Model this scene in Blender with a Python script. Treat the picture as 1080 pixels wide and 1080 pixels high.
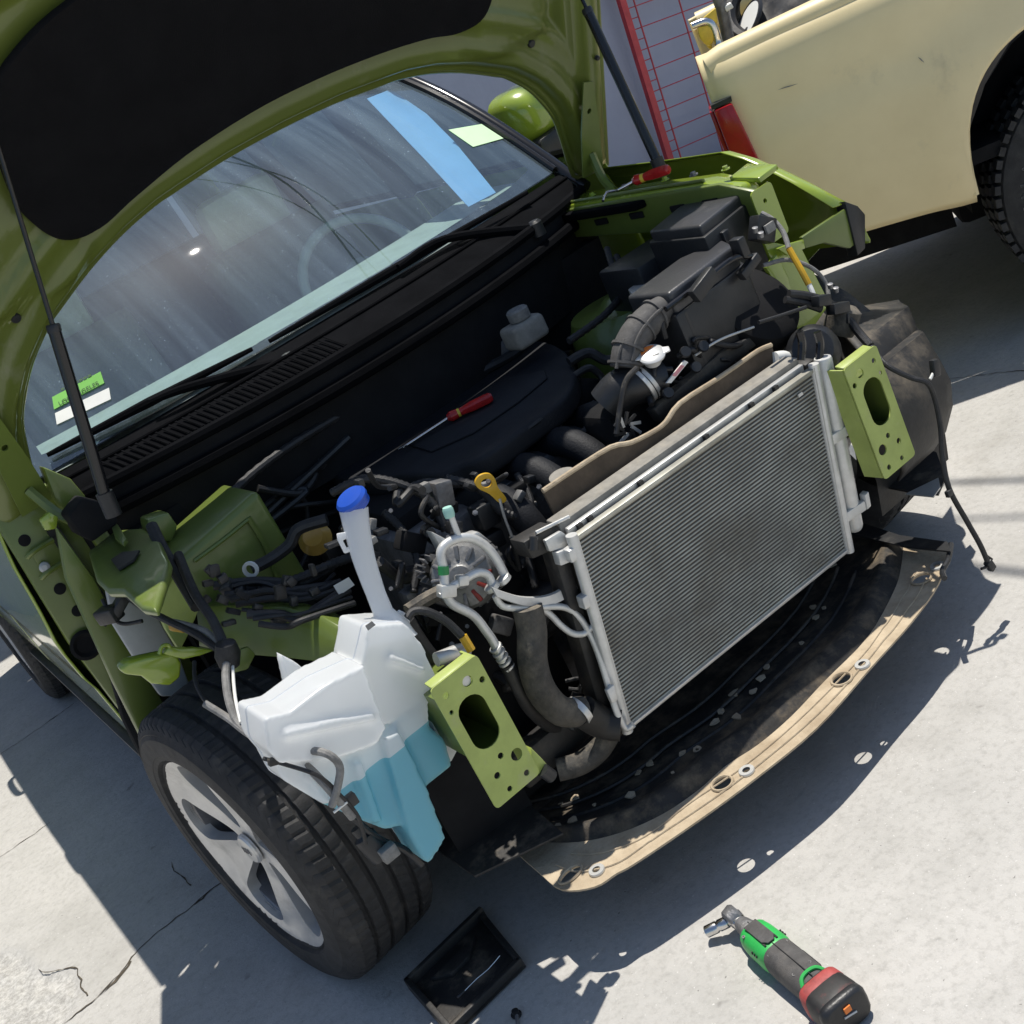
import bpy, bmesh, math, random
from mathutils import Vector, Matrix, noise
R = math.radians
for o in list(bpy.data.objects): bpy.data.objects.remove(o)
scn = bpy.context.scene
COL = scn.collection
random.seed(7)
# ------------------------------------------------------------------ camera
CP = Vector((-1.1015, -2.288, 1.5221)); YAW, PITCH, ROLL, FPX = 0.4385, 0.3585, -0.4659, 1332.2
def cam_axes():
    cy, sy, cp, sp = math.cos(YAW), math.sin(YAW), math.cos(PITCH), math.sin(PITCH)
    f = Vector((sy*cp, cy*cp, -sp)); r = Vector((cy, -sy, 0)); u = r.cross(f)
    c, s = math.cos(ROLL), math.sin(ROLL)
    return c*r+s*u, -s*r+c*u, f
CR, CU, CF = cam_axes()
cd = bpy.data.cameras.new('camera'); cam = bpy.data.objects.new('camera', cd); COL.objects.link(cam)
cd.sensor_width = 36; cd.lens = 36*FPX/1080; cd.clip_start = 0.05; cd.clip_end = 500
cam.matrix_world = Matrix(((CR.x, CU.x, -CF.x, CP.x), (CR.y, CU.y, -CF.y, CP.y), (CR.z, CU.z, -CF.z, CP.z), (0, 0, 0, 1)))
scn.camera = cam
# ------------------------------------------------------------------ world, sun, exposure
SUN = Vector((0.245, 0.12, 1.0)).normalized()
w = bpy.data.worlds.new('World'); scn.world = w; w.use_nodes = True
nt = w.node_tree; bg = nt.nodes['Background']; sk = nt.nodes.new('ShaderNodeTexSky'); sk.sky_type = 'NISHITA'; sk.sun_disc = False
sk.sun_elevation = math.asin(SUN.z); sk.sun_rotation = math.atan2(SUN.x, SUN.y)
sk.air_density = 1.0; sk.dust_density = 0.6; sk.ozone_density = 1.0
nt.links.new(sk.outputs[0], bg.inputs[0]); bg.inputs[1].default_value = 0.105
sd = bpy.data.lights.new('sun', 'SUN'); sd.energy = 4.7; sd.angle = R(0.53); sd.color = (1.0, 0.95, 0.87)
so = bpy.data.objects.new('sun', sd); COL.objects.link(so); so.rotation_euler = SUN.to_track_quat('Z', 'Y').to_euler(); so.location = (3, 1, 9)
scn.view_settings.view_transform = 'Standard'; scn.view_settings.look = 'None'; scn.view_settings.gamma = 1
scn.view_settings.exposure = 0.15
scn.render.resolution_x = 1024; scn.render.resolution_y = 1024
scn.render.engine = 'CYCLES'; scn.cycles.max_bounces = 10; scn.cycles.transparent_max_bounces = 16
# ------------------------------------------------------------------ helpers
def ray(px, py): return CF + CR*((px-540)/FPX) - CU*((py-540)/FPX)
def P(px, py, ax, v):
    """point of the place that photo pixel shows, on the plane x, y or z = v"""
    d = ray(px, py); i = 'xyz'.index(ax); return CP + d*((v-CP[i])/d[i])
def PL(px, py, pt, n):
    d = ray(px, py); return CP + d*((Vector(pt)-CP).dot(n)/d.dot(n))
V = lambda *a: Vector(a)
def catmull(pts, k=6, closed=False):
    pts = [Vector(p) for p in pts]
    if len(pts) < 3 or k < 2: return pts
    n = len(pts); out = []
    g = (lambda i: pts[i % n]) if closed else (lambda i: pts[max(0, min(n-1, i))])
    for i in range(n if closed else n-1):
        a, b, c, d = g(i-1), g(i), g(i+1), g(i+2)
        for j in range(k):
            t = j/k; out.append(0.5*((2*b)+(c-a)*t+(2*a-5*b+4*c-d)*t*t+(3*b-a-3*c+d)*t**3))
    if not closed: out.append(pts[-1])
    return out
class MB:
    def __init__(s): s.v = []; s.f = []
    def add(s, vs, fs):
        o = len(s.v); s.v += [Vector(v) for v in vs]; s.f += [tuple(i+o for i in f) for f in fs]; return s
    def box(s, c, size, rot=None):
        c = Vector(c); h = Vector(size)/2; vs = []
        for x in (-1, 1):
            for y in (-1, 1):
                for z in (-1, 1):
                    q = Vector((x*h.x, y*h.y, z*h.z)); vs.append(c+(rot @ q if rot else q))
        return s.add(vs, [(0,1,3,2),(4,6,7,5),(0,4,5,1),(2,3,7,6),(0,2,6,4),(1,5,7,3)])
    def prism(s, poly, vec):
        n = len(poly); a = [Vector(p) for p in poly]; b = [p+Vector(vec) for p in a]
        return s.add(a+b, [tuple(range(n))[::-1], tuple(range(n, 2*n))]+[(i, (i+1) % n, n+(i+1) % n, n+i) for i in range(n)])
    def tube(s, pts, r, n=8, k=6, closed=False, cap=True):
        p = catmull(pts, k, closed); m = len(p)
        rr = r if isinstance(r, (list, tuple)) else [r]
        def rad(i):
            t = i/max(1, m-1)*(len(rr)-1); j = min(int(t), len(rr)-1); q = min(j+1, len(rr)-1); return rr[j]+(rr[q]-rr[j])*(t-j)
        t0 = (p[1]-p[0]).normalized(); up = Vector((0, 0, 1)) if abs(t0.z) < .9 else Vector((1, 0, 0)); u = t0.cross(up).normalized()
        vs = []
        for i in range(m):
            if closed: t = p[(i+1) % m]-p[i-1]
            else: t = p[min(i+1, m-1)]-p[max(i-1, 0)]
            if t.length < 1e-9: t = t0
            t = t.normalized(); u = (u-t*u.dot(t)); u = u.normalized() if u.length > 1e-6 else t.orthogonal().normalized(); w_ = t.cross(u); q = rad(i)
            vs += [p[i]+q*(math.cos(a)*u+math.sin(a)*w_) for a in (2*math.pi*j/n for j in range(n))]
        fs = []
        for i in range(m if closed else m-1):
            for j in range(n):
                a, b = i*n+j, i*n+(j+1) % n; c = ((i+1) % m)*n
                fs.append((a, b, c+(j+1) % n, c+j))
        if cap and not closed: fs += [tuple(range(n))[::-1], tuple(range((m-1)*n, m*n))]
        return s.add(vs, fs)
    def lathe(s, prof, o, ax, n=32, cap=True):
        o = Vector(o); ax = Vector(ax).normalized(); u = ax.orthogonal().normalized(); w_ = ax.cross(u); m = len(prof)
        vs = [o+ax*h+r*(math.cos(2*math.pi*j/n)*u+math.sin(2*math.pi*j/n)*w_) for r, h in prof for j in range(n)]
        fs = [(i*n+j, i*n+(j+1) % n, (i+1)*n+(j+1) % n, (i+1)*n+j) for i in range(m-1) for j in range(n)]
        if cap:
            if prof[0][0] > 1e-6: fs.append(tuple(range(n))[::-1])
            if prof[-1][0] > 1e-6: fs.append(tuple(range((m-1)*n, m*n)))
        return s.add(vs, fs)
    def grid(s, fn, nu, nv):
        vs = [fn(i/nu, j/nv) for i in range(nu+1) for j in range(nv+1)]
        return s.add(vs, [(i*(nv+1)+j, (i+1)*(nv+1)+j, (i+1)*(nv+1)+j+1, i*(nv+1)+j+1) for i in range(nu) for j in range(nv)])
    def plate(s, outer, holes, o, u, v, th):
        """flat sheet with real holes; outer and holes are 2-D loops in the frame o,u,v"""
        o, u, v = Vector(o), Vector(u), Vector(v); n = u.cross(v).normalized()
        bm = bmesh.new(); ed = []
        for lp in [outer]+holes:
            vs = [bm.verts.new(o+u*a+v*b) for a, b in lp]
            ed += [bm.edges.new((vs[i], vs[(i+1) % len(vs)])) for i in range(len(vs))]
        bmesh.ops.triangle_fill(bm, use_beauty=True, use_dissolve=False, edges=ed, normal=n)
        if th:
            g = bmesh.ops.extrude_face_region(bm, geom=bm.faces[:])
            bmesh.ops.translate(bm, verts=[x for x in g['geom'] if isinstance(x, bmesh.types.BMVert)], vec=-n*th)
        bm.verts.index_update()
        s.add([x.co.copy() for x in bm.verts], [tuple(x.index for x in f.verts) for f in bm.faces]); bm.free(); return s
    def build(s, name, m, parent=None, ang=38, bevel=0, seg=2, weld=False, fixn=True):
        me = bpy.data.meshes.new(name); me.from_pydata([tuple(v) for v in s.v], [], s.f)
        bm = bmesh.new(); bm.from_mesh(me)
        if weld: bmesh.ops.remove_doubles(bm, verts=bm.verts, dist=1e-5)
        if fixn: bmesh.ops.recalc_face_normals(bm, faces=bm.faces)
        if bevel:
            ed = [e for e in bm.edges if e.is_manifold and e.calc_face_angle(0) > R(32)]
            bmesh.ops.bevel(bm, geom=ed, offset=bevel, segments=seg, profile=.5, affect='EDGES', clamp_overlap=True)
        bm.to_mesh(me); bm.free()
        for p in me.polygons: p.use_smooth = True
        me.set_sharp_from_angle(angle=R(ang))
        return link(name, me, m, parent)
def link(name, me, m, parent=None):
    if m: me.materials.clear(); me.materials.append(m)
    o = bpy.data.objects.new(name, me); COL.objects.link(o)
    if parent is not None: adopt(o, parent)
    return o
def wpos(o):
    return (wpos(o.parent) @ o.matrix_parent_inverse if o.parent else Matrix()) @ o.matrix_basis
def adopt(o, parent):
    o.parent = parent; o.matrix_parent_inverse = wpos(parent).inverted()
def thing(name, label, cat, loc=(0, 0, 0), group=None):
    o = bpy.data.objects.new(name, None); o.empty_display_size = .1; COL.objects.link(o); o.location = loc
    return tag(o, label, cat, group)
def tag(o, label=None, cat=None, group=None, kind=None):
    for k, v in (('label', label), ('category', cat), ('group', group), ('kind', kind)):
        if v: o[k] = v
    return o
def circ(cx, cy, rx, ry=None, n=20, rot=0):
    ry = ry or rx; c, s_ = math.cos(rot), math.sin(rot)
    return [(cx+c*rx*math.cos(t)-s_*ry*math.sin(t), cy+s_*rx*math.cos(t)+c*ry*math.sin(t)) for t in (2*math.pi*i/n for i in range(n))]
def rrect(x0, y0, x1, y1, r, n=5):
    out = []
    for cx, cy, a in ((x1-r, y1-r, 0), (x0+r, y1-r, 90), (x0+r, y0+r, 180), (x1-r, y0+r, 270)):
        out += [(cx+r*math.cos(R(a+90*i/n)), cy+r*math.sin(R(a+90*i/n))) for i in range(n+1)]
    return out
def smooth(a, b, t):
    t = max(0., min(1., (t-a)/(b-a))) if a != b else float(t > a); return t*t*(3-2*t)
def interp(xs, ys, x):
    if x <= xs[0]: return ys[0]
    for i in range(len(xs)-1):
        if x <= xs[i+1]: return ys[i]+(ys[i+1]-ys[i])*(x-xs[i])/(xs[i+1]-xs[i])
    return ys[-1]
def text_mesh(body, size, extrude=.0004):
    c = bpy.data.curves.new('t', 'FONT'); c.body = body; c.size = size; c.extrude = extrude; c.align_x = 'CENTER'; c.align_y = 'CENTER'
    o = bpy.data.objects.new('t', c); COL.objects.link(o); bpy.context.view_layer.update()
    me = bpy.data.meshes.new_from_object(o.evaluated_get(bpy.context.evaluated_depsgraph_get())); bpy.data.objects.remove(o); bpy.data.curves.remove(c); return me
def place_text(name, body, size, o, u, v, m, parent, extrude=.0004):
    me = text_mesh(body, size, extrude); u = Vector(u).normalized(); n = u.cross(Vector(v)).normalized(); v = n.cross(u)
    me.transform(Matrix(((u.x, v.x, n.x, o[0]), (u.y, v.y, n.y, o[1]), (u.z, v.z, n.z, o[2]), (0, 0, 0, 1)))); return link(name, me, m, parent)
# ------------------------------------------------------------------ materials
def mat(name, col, rough=.5, metal=0, var=.15, scale=12, col2=None, bump=.0, bscale=60, coat=0, dust=0, dustcol=(.30, .25, .18), dscale=9, spec=.5, up=True, rvar=.12):
    m = bpy.data.materials.new(name); m.use_nodes = True; n = m.node_tree.nodes; L = m.node_tree.links; b = n['Principled BSDF']
    tc = n.new('ShaderNodeTexCoord'); nz = n.new('ShaderNodeTexNoise'); nz.inputs['Scale'].default_value = scale; nz.inputs['Detail'].default_value = 6; nz.inputs['Roughness'].default_value = .65
    L.new(tc.outputs['Object'], nz.inputs['Vector'])
    mx = n.new('ShaderNodeMix'); mx.data_type = 'RGBA'
    c2 = col2 or tuple(c*(1-var) for c in col); c1 = col if col2 else tuple(min(1, c*(1+var)) for c in col)
    mx.inputs[6].default_value = (*c1, 1); mx.inputs[7].default_value = (*c2, 1)
    rp = n.new('ShaderNodeMapRange'); rp.inputs[1].default_value = .35; rp.inputs[2].default_value = .65; L.new(nz.outputs[0], rp.inputs[0]); L.new(rp.outputs[0], mx.inputs[0])
    out = mx.outputs[2]
    rr = n.new('ShaderNodeMapRange'); rr.inputs[3].default_value = max(.03, rough-rvar); rr.inputs[4].default_value = min(1, rough+rvar); L.new(nz.outputs[0], rr.inputs[0]); rout = rr.outputs[0]
    if dust:
        n2 = n.new('ShaderNodeTexNoise'); n2.inputs['Scale'].default_value = dscale; n2.inputs['Detail'].default_value = 8; n2.inputs['Roughness'].default_value = .7; L.new(tc.outputs['Object'], n2.inputs['Vector'])
        r2 = n.new('ShaderNodeMapRange'); r2.inputs[1].default_value = .62-dust*.35; r2.inputs[2].default_value = .78-dust*.2; r2.inputs[4].default_value = min(1, .25+dust); L.new(n2.outputs[0], r2.inputs[0])
        fac = r2.outputs[0]
        if up:
            ge = n.new('ShaderNodeNewGeometry'); sx = n.new('ShaderNodeSeparateXYZ'); L.new(ge.outputs['Normal'], sx.inputs[0])
            r3 = n.new('ShaderNodeMapRange'); r3.inputs[1].default_value = -.1; r3.inputs[2].default_value = .8; r3.inputs[3].default_value = .15; L.new(sx.outputs[2], r3.inputs[0])
            mu = n.new('ShaderNodeMath'); mu.operation = 'MULTIPLY'; L.new(fac, mu.inputs[0]); L.new(r3.outputs[0], mu.inputs[1]); fac = mu.outputs[0]
        m2 = n.new('ShaderNodeMix'); m2.data_type = 'RGBA'; L.new(fac, m2.inputs[0]); L.new(out, m2.inputs[6]); m2.inputs[7].default_value = (*dustcol, 1); out = m2.outputs[2]
        m3 = n.new('ShaderNodeMix'); L.new(fac, m3.inputs[0]); L.new(rout, m3.inputs[2]); m3.inputs[3].default_value = .9; rout = m3.outputs[0]
    L.new(out, b.inputs['Base Color']); L.new(rout, b.inputs['Roughness'])
    b.inputs['Metallic'].default_value = metal; b.inputs['Coat Weight'].default_value = coat; b.inputs['Coat Roughness'].default_value = .06; b.inputs['Specular IOR Level'].default_value = spec
    if bump:
        n4 = n.new('ShaderNodeTexNoise'); n4.inputs['Scale'].default_value = bscale; n4.inputs['Detail'].default_value = 4; L.new(tc.outputs['Object'], n4.inputs['Vector'])
        bp = n.new('ShaderNodeBump'); bp.inputs['Strength'].default_value = bump; bp.inputs['Distance'].default_value = .004; L.new(n4.outputs[0], bp.inputs['Height']); L.new(bp.outputs[0], b.inputs['Normal'])
    return m
M = {}
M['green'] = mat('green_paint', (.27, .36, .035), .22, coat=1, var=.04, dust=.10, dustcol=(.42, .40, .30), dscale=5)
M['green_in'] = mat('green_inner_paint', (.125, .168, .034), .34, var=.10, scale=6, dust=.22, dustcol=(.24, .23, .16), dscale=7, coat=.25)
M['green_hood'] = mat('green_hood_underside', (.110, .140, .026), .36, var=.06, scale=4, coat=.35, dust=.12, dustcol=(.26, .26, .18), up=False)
M['green_plate'] = mat('green_plate_paint', (.36, .43, .11), .42, var=.09, scale=20, dust=.20, dustcol=(.40, .38, .26), dscale=22, up=False, bump=.08, bscale=90)
M['black'] = mat('black_plastic', (.016, .017, .019), .42, var=.25, bump=.12, bscale=220, dust=.10, dustcol=(.12, .11, .09))
M['black_lid'] = mat('black_lid_painted_sheen', (.040, .041, .044), .40, var=.15, bump=.15, bscale=240, dust=.10, dustcol=(.12, .11, .10))  # black lightened to paint in the sun's sheen on the box lids
M['black_dusty'] = mat('dusty_black_plastic', (.020, .019, .018), .6, var=.3, bump=.2, bscale=120, dust=.34, dustcol=(.27, .22, .155), dscale=11)
M['black_matte'] = mat('matte_black', (.009, .009, .010), .85, var=.2, bump=.15, bscale=90, spec=.25)
M['pad'] = mat('insulation_felt', (.0075, .0075, .0085), .95, var=.12, bump=.5, bscale=420, spec=.12)
M['cover'] = mat('engine_cover_plastic', (.010, .011, .014), .66, var=.2, bump=.25, bscale=260, dust=.06, dustcol=(.05, .048, .046), spec=.35)
M['cowl'] = mat('cowl_plastic', (.0032, .0035, .0045), .92, var=.2, bump=.2, bscale=240, spec=.06)
M['gloss_black'] = mat('gloss_black', (.010, .010, .011), .18, var=.2, rvar=.06)
M['rubber'] = mat('tyre_rubber', (.022, .022, .023), .72, var=.25, scale=30, bump=.2, bscale=300, dust=.22, dustcol=(.11, .10, .085), dscale=16, up=False)
M['hose'] = mat('rubber_hose', (.018, .018, .019), .5, var=.3, scale=40, bump=.15, dust=.25, dustcol=(.16, .14, .11), dscale=30)
M['hose_dusty'] = mat('dusty_rubber_hose', (.05, .047, .042), .8, var=.3, scale=40, bump=.3, bscale=200, dust=.55, dustcol=(.30, .255, .19), dscale=24)
M['wire'] = mat('wire_loom', (.016, .016, .017), .55, var=.3, scale=60, bump=.3, bscale=500)
M['tape'] = mat('grey_loom_tape', (.20, .195, .185), .7, var=.25, scale=60, bump=.3, bscale=400)
M['alu'] = mat('aluminium', (.60, .60, .58), .42, metal=.55, var=.10, scale=30, bump=.08, bscale=200, dust=.12, dustcol=(.32, .29, .24), dscale=40)
M['alu_white'] = mat('cast_aluminium_pipe', (.62, .62, .60), .38, metal=.35, var=.08, scale=40, bump=.05, bscale=200, dust=.10, dustcol=(.36, .33, .27), dscale=50)
M['alu_dark'] = mat('engine_casting', (.19, .19, .195), .5, metal=.6, var=.3, scale=25, bump=.4, bscale=120, dust=.3, dustcol=(.10, .085, .06))
M['alu_mid'] = mat('alternator_casting', (.22, .22, .215), .5, metal=.6, var=.25, scale=30, bump=.3, bscale=120, dust=.3, dustcol=(.16, .14, .11))
M['steel'] = mat('chromed_steel', (.62, .61, .60), .20, metal=1, var=.10, scale=60, rvar=.1)
M['fin'] = mat('condenser_fin', (.045, .043, .036), .6, metal=.1, var=.25, scale=40, col2=(.075, .070, .058), dust=.12, dustcol=(.25, .22, .17), up=False)
M['fin_tube'] = mat('condenser_tube', (.45, .44, .38), .42, metal=.3, var=.25, scale=9, dust=.34, dustcol=(.20, .175, .13), dscale=7, up=False)
M['wheel'] = mat('alloy_wheel', (.62, .61, .59), .36, metal=.45, var=.08, scale=16, bump=.04, bscale=160, dust=.16, dustcol=(.20, .18, .15), dscale=10, up=False)
M['wheel_in'] = mat('wheel_barrel', (.20, .20, .21), .45, metal=.7, var=.2, scale=20, dust=.3, dustcol=(.12, .10, .08), up=False)
M['tan'] = mat('dust_caked_plastic', (.53, .44, .315), .9, var=.12, scale=14, col2=(.36, .285, .195), bump=.5, bscale=130, spec=.15)
M['brown'] = mat('dusty_brown_shield', (.085, .062, .042), .8, var=.25, scale=14, dust=.4, dustcol=(.26, .20, .13), dscale=26, bump=.2)
M['blue'] = mat('blue_cap', (.012, .07, .42), .35, var=.08)
M['yellow'] = mat('yellow_plastic', (.62, .36, .02), .38, var=.10, scale=30, dust=.12)
M['yellow_tool'] = mat('yellow_paint', (.70, .50, .05), .45, var=.15, scale=30, dust=.2)
M['red'] = mat('red_handle', (.40, .018, .018), .22, var=.2, scale=40, dust=.08)
M['red_frame'] = mat('red_steel_frame', (.42, .035, .045), .5, var=.15, scale=20)
M['tail_red'] = mat('tail_lamp_red', (.36, .012, .016), .16, var=.10, scale=40)
M['orange'] = mat('orange_label', (.75, .20, .03), .5, var=.05)
M['white'] = mat('white_paint', (.72, .72, .70), .5, var=.06)
M['paper'] = mat('paper', (.74, .74, .70), .8, var=.04)
M['pink'] = mat('pink_label', (.62, .26, .28), .6, var=.1)
M['paper_green'] = mat('pale_green_paper', (.55, .78, .50), .8, var=.03)
M['sticker'] = mat('green_sticker', (.14, .44, .05), .6, var=.06)
M['sticker_ink'] = mat('dark_green_ink', (.015, .075, .01), .6, var=.05)
M['mint'] = mat('mint_cap', (.36, .62, .54), .45, var=.06)
M['greentape'] = mat('green_tape', (.02, .22, .06), .5, var=.1)
M['cream'] = mat('cream_truck_paint', (.84, .70, .40), .42, var=.06, scale=3, col2=(.77, .63, .35), bump=.03, bscale=14, dust=.12, dustcol=(.36, .31, .22), dscale=5, coat=.15, up=False)
M['wall'] = mat('painted_wall', (.33, .36, .46), .9, var=.07, scale=1.2, bump=.25, bscale=40, spec=.2)
M['tool_green'] = mat('green_tool_shell', (.03, .40, .08), .45, var=.12, scale=40, dust=.10, dustcol=(.18, .2, .14), up=False)
M['tool_grey'] = mat('grey_rubber_grip', (.075, .072, .070), .72, var=.2, scale=50, bump=.25, bscale=400, dust=.18, dustcol=(.17, .15, .13), up=False)
M['tool_red'] = mat('worn_red_battery', (.36, .06, .055), .6, var=.2, scale=40, dust=.30, dustcol=(.06, .05, .05), dscale=45, up=False)
M['primer'] = mat('grey_primer_panel', (.42, .43, .42), .6, var=.10, scale=12, dust=.25, dustcol=(.30, .29, .25), up=False)
M['seat'] = mat('seat_fabric', (.26, .26, .27), .9, var=.15, bump=.3, bscale=300)
M['dusty_grey'] = mat('dusty_grey_plastic', (.25, .235, .205), .8, var=.2, scale=30, bump=.2, dust=.3, dustcol=(.36, .32, .25), dscale=40)
M['headrest'] = mat('pale_headrest', (.70, .75, .74), .9, var=.08, bump=.3, bscale=200)
M['dash'] = mat('dashboard_plastic', (.33, .335, .34), .7, var=.12, bump=.2, bscale=250, dust=.12, dustcol=(.2, .2, .19))
M['copper'] = mat('alternator_coil', (.20, .028, .02), .4, metal=.3, var=.3, scale=80)
M['seam'] = mat('clear_amber', (.40, .24, .05), .25, var=.2)
M['frit'] = mat('black_frit', (.020, .020, .022), .25, var=.1, rvar=.05)
def glass(name, tint, dust, gloss_rough=.01, dustcol=(.5, .53, .54), ior=1.55, streak=0):
    m = bpy.data.materials.new(name); m.use_nodes = True; n = m.node_tree.nodes; L = m.node_tree.links; n.remove(n['Principled BSDF']); out = n['Material Output']
    tr = n.new('ShaderNodeBsdfTransparent'); tr.inputs[0].default_value = (*tint, 1); gl = n.new('ShaderNodeBsdfGlossy'); gl.inputs[0].default_value = (1, 1, 1, 1); gl.inputs['Roughness'].default_value = gloss_rough
    lw = n.new('ShaderNodeLayerWeight'); lw.inputs[0].default_value = .5; pw = n.new('ShaderNodeMath'); pw.operation = 'POWER'; pw.inputs[1].default_value = 5; L.new(lw.outputs['Facing'], pw.inputs[0])
    fr = n.new('ShaderNodeMapRange'); f0 = ((ior-1)/(ior+1))**2; fr.inputs[3].default_value = f0; fr.inputs[4].default_value = 1; L.new(pw.outputs[0], fr.inputs[0]); a = n.new('ShaderNodeMixShader'); L.new(fr.outputs[0], a.inputs[0]); L.new(tr.outputs[0], a.inputs[1]); L.new(gl.outputs[0], a.inputs[2])
    df = n.new('ShaderNodeBsdfDiffuse'); df.inputs[0].default_value = (*dustcol, 1); b = n.new('ShaderNodeMixShader')
    tc = n.new('ShaderNodeTexCoord'); nz = n.new('ShaderNodeTexNoise'); nz.inputs['Scale'].default_value = 3.2; nz.inputs['Detail'].default_value = 9; nz.inputs['Roughness'].default_value = .75; L.new(tc.outputs['Object'], nz.inputs[0])
    mr = n.new('ShaderNodeMapRange'); mr.inputs[1].default_value = .3; mr.inputs[2].default_value = .75; mr.inputs[3].default_value = dust*.82; mr.inputs[4].default_value = dust*1.3; L.new(nz.outputs[0], mr.inputs[0])
    n2 = n.new('ShaderNodeTexNoise'); n2.inputs['Scale'].default_value = 240; n2.inputs['Detail'].default_value = 2; L.new(tc.outputs['Object'], n2.inputs[0])
    m2 = n.new('ShaderNodeMapRange'); m2.inputs[1].default_value = .70; m2.inputs[2].default_value = .76; m2.inputs[4].default_value = .5 if dust > .03 else 0; L.new(n2.outputs[0], m2.inputs[0])
    ad = n.new('ShaderNodeMath'); ad.operation = 'ADD'; ad.use_clamp = True; L.new(mr.outputs[0], ad.inputs[0]); L.new(m2.outputs[0], ad.inputs[1])
    fac = ad.outputs[0]
    if streak:
        mp = n.new('ShaderNodeMapping'); mp.inputs['Rotation'].default_value = (0, 0, R(33)); mp.inputs['Scale'].default_value = (16, .5, .5); L.new(tc.outputs['Object'], mp.inputs[0])
        n3 = n.new('ShaderNodeTexNoise'); n3.inputs['Scale'].default_value = 1; n3.inputs['Detail'].default_value = 5; n3.inputs['Roughness'].default_value = .6; L.new(mp.outputs[0], n3.inputs[0])
        m3 = n.new('ShaderNodeMapRange'); m3.inputs[1].default_value = .38; m3.inputs[2].default_value = .66; m3.inputs[3].default_value = 1-streak; m3.inputs[4].default_value = 1+streak; L.new(n3.outputs[0], m3.inputs[0])
        mu = n.new('ShaderNodeMath'); mu.operation = 'MULTIPLY'; mu.use_clamp = True; L.new(fac, mu.inputs[0]); L.new(m3.outputs[0], mu.inputs[1]); fac = mu.outputs[0]
    L.new(fac, b.inputs[0]); L.new(a.outputs[0], b.inputs[1]); L.new(df.outputs[0], b.inputs[2]); L.new(b.outputs[0], out.inputs[0]); return m
M['glass'] = glass('dusty_reflection_streaked_glass', (.76, .91, .87), .085, dustcol=(.44, .58, .70), ior=2.3, streak=.6)  # besides dust, bluish haze and streaks paint in reflected sky and buildings
M['glass_side'] = glass('side_glass', (.25, .30, .28), .02)
def milky(name, col, trans):
    m = bpy.data.materials.new(name); m.use_nodes = True; n = m.node_tree.nodes; L = m.node_tree.links; n.remove(n['Principled BSDF']); out = n['Material Output']
    df = n.new('ShaderNodeBsdfDiffuse'); df.inputs[0].default_value = (*col, 1); tl = n.new('ShaderNodeBsdfTranslucent'); tl.inputs[0].default_value = (*col, 1)
    a = n.new('ShaderNodeMixShader'); a.inputs[0].default_value = .52; L.new(df.outputs[0], a.inputs[1]); L.new(tl.outputs[0], a.inputs[2])
    tr = n.new('ShaderNodeBsdfTransparent'); tr.inputs[0].default_value = (.95, .97, 1, 1); b = n.new('ShaderNodeMixShader'); b.inputs[0].default_value = trans; L.new(a.outputs[0], b.inputs[1]); L.new(tr.outputs[0], b.inputs[2])
    gl = n.new('ShaderNodeBsdfGlossy'); gl.inputs['Roughness'].default_value = .25; lw = n.new('ShaderNodeLayerWeight'); pw = n.new('ShaderNodeMath'); pw.operation = 'POWER'; pw.inputs[1].default_value = 5; L.new(lw.outputs['Facing'], pw.inputs[0])
    fr = n.new('ShaderNodeMapRange'); fr.inputs[3].default_value = .03; fr.inputs[4].default_value = .7; L.new(pw.outputs[0], fr.inputs[0]); c = n.new('ShaderNodeMixShader'); L.new(fr.outputs[0], c.inputs[0]); L.new(b.outputs[0], c.inputs[1]); L.new(gl.outputs[0], c.inputs[2])
    L.new(c.outputs[0], out.inputs[0]); return m
M['tank'] = milky('translucent_tank', (.97, .98, .98), .12)
M['tank_wet'] = milky('wetted_tank_wall', (.46, .86, .92), .38)
M['fluid'] = milky('blue_washer_fluid', (.07, .58, .74), .0)
M['neck'] = milky('translucent_neck', (.88, .90, .92), .06)
M['sky_reflection'] = mat('painted_sky_reflection', (.23, .42, .80), .6, var=.04)  # blue of the sky reflection painted behind the windshield
M['tray'] = mat('dirty_tray_plastic', (.022, .020, .018), .75, var=.3, bump=.3, bscale=120, dust=.48, dustcol=(.22, .17, .11), dscale=14)
M['wheel_rim'] = mat('pale_steering_rim', (.40, .42, .43), .6, var=.08)
M['tool_black'] = mat('worn_black_battery', (.022, .021, .021), .55, var=.3, scale=40, dust=.22, dustcol=(.28, .05, .045), dscale=30, up=False)
M['crack'] = mat('dirt_filled_crack', (.085, .072, .055), .95, var=.3, scale=50, spec=.1)
# ------------------------------------------------------------------ ground: one concrete sheet with real cracks and a spalled patch
def G(px, py): q = P(px, py, 'z', 0); return (q.x, q.y)
CRACKS = [  # polyline, half width, depth
 ([G(*t) for t in ((60,1085),(96,1057),(126,1029),(140,1010),(159,992),(177,976),(206,954),(222,940),(300,880))], .006, .010),
 ([G(*t) for t in ((41,1021),(49,1025),(67,1021),(81,1023),(86,1041),(94,1049))], .006, .008),
 ([G(*t) for t in ((-30,922),(0,904),(53,868))], .004, .004),
 ([G(*t) for t in ((-40,820),(0,796),(20,783),(33,774),(79,742))], .005, .005),
 ([G(*t) for t in ((181,909),(187,923),(201,935))], .005, .006),
 ([G(*t) for t in ((110,1047),(126,1030),(138,1014))], .016, .012),
 ([G(*t) for t in ((205,955),(214,948),(221,940))], .014, .010),
 ([(2.4, -3.0), (1.7, -.35), (1.45, .6), (1.2, 4)], .004, .004)]
CRACKS = [([(a.x, a.y) for a in catmull([V(x, y, 0) for x, y in pl], 4)], w_, d_) for pl, w_, d_ in CRACKS]
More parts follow.
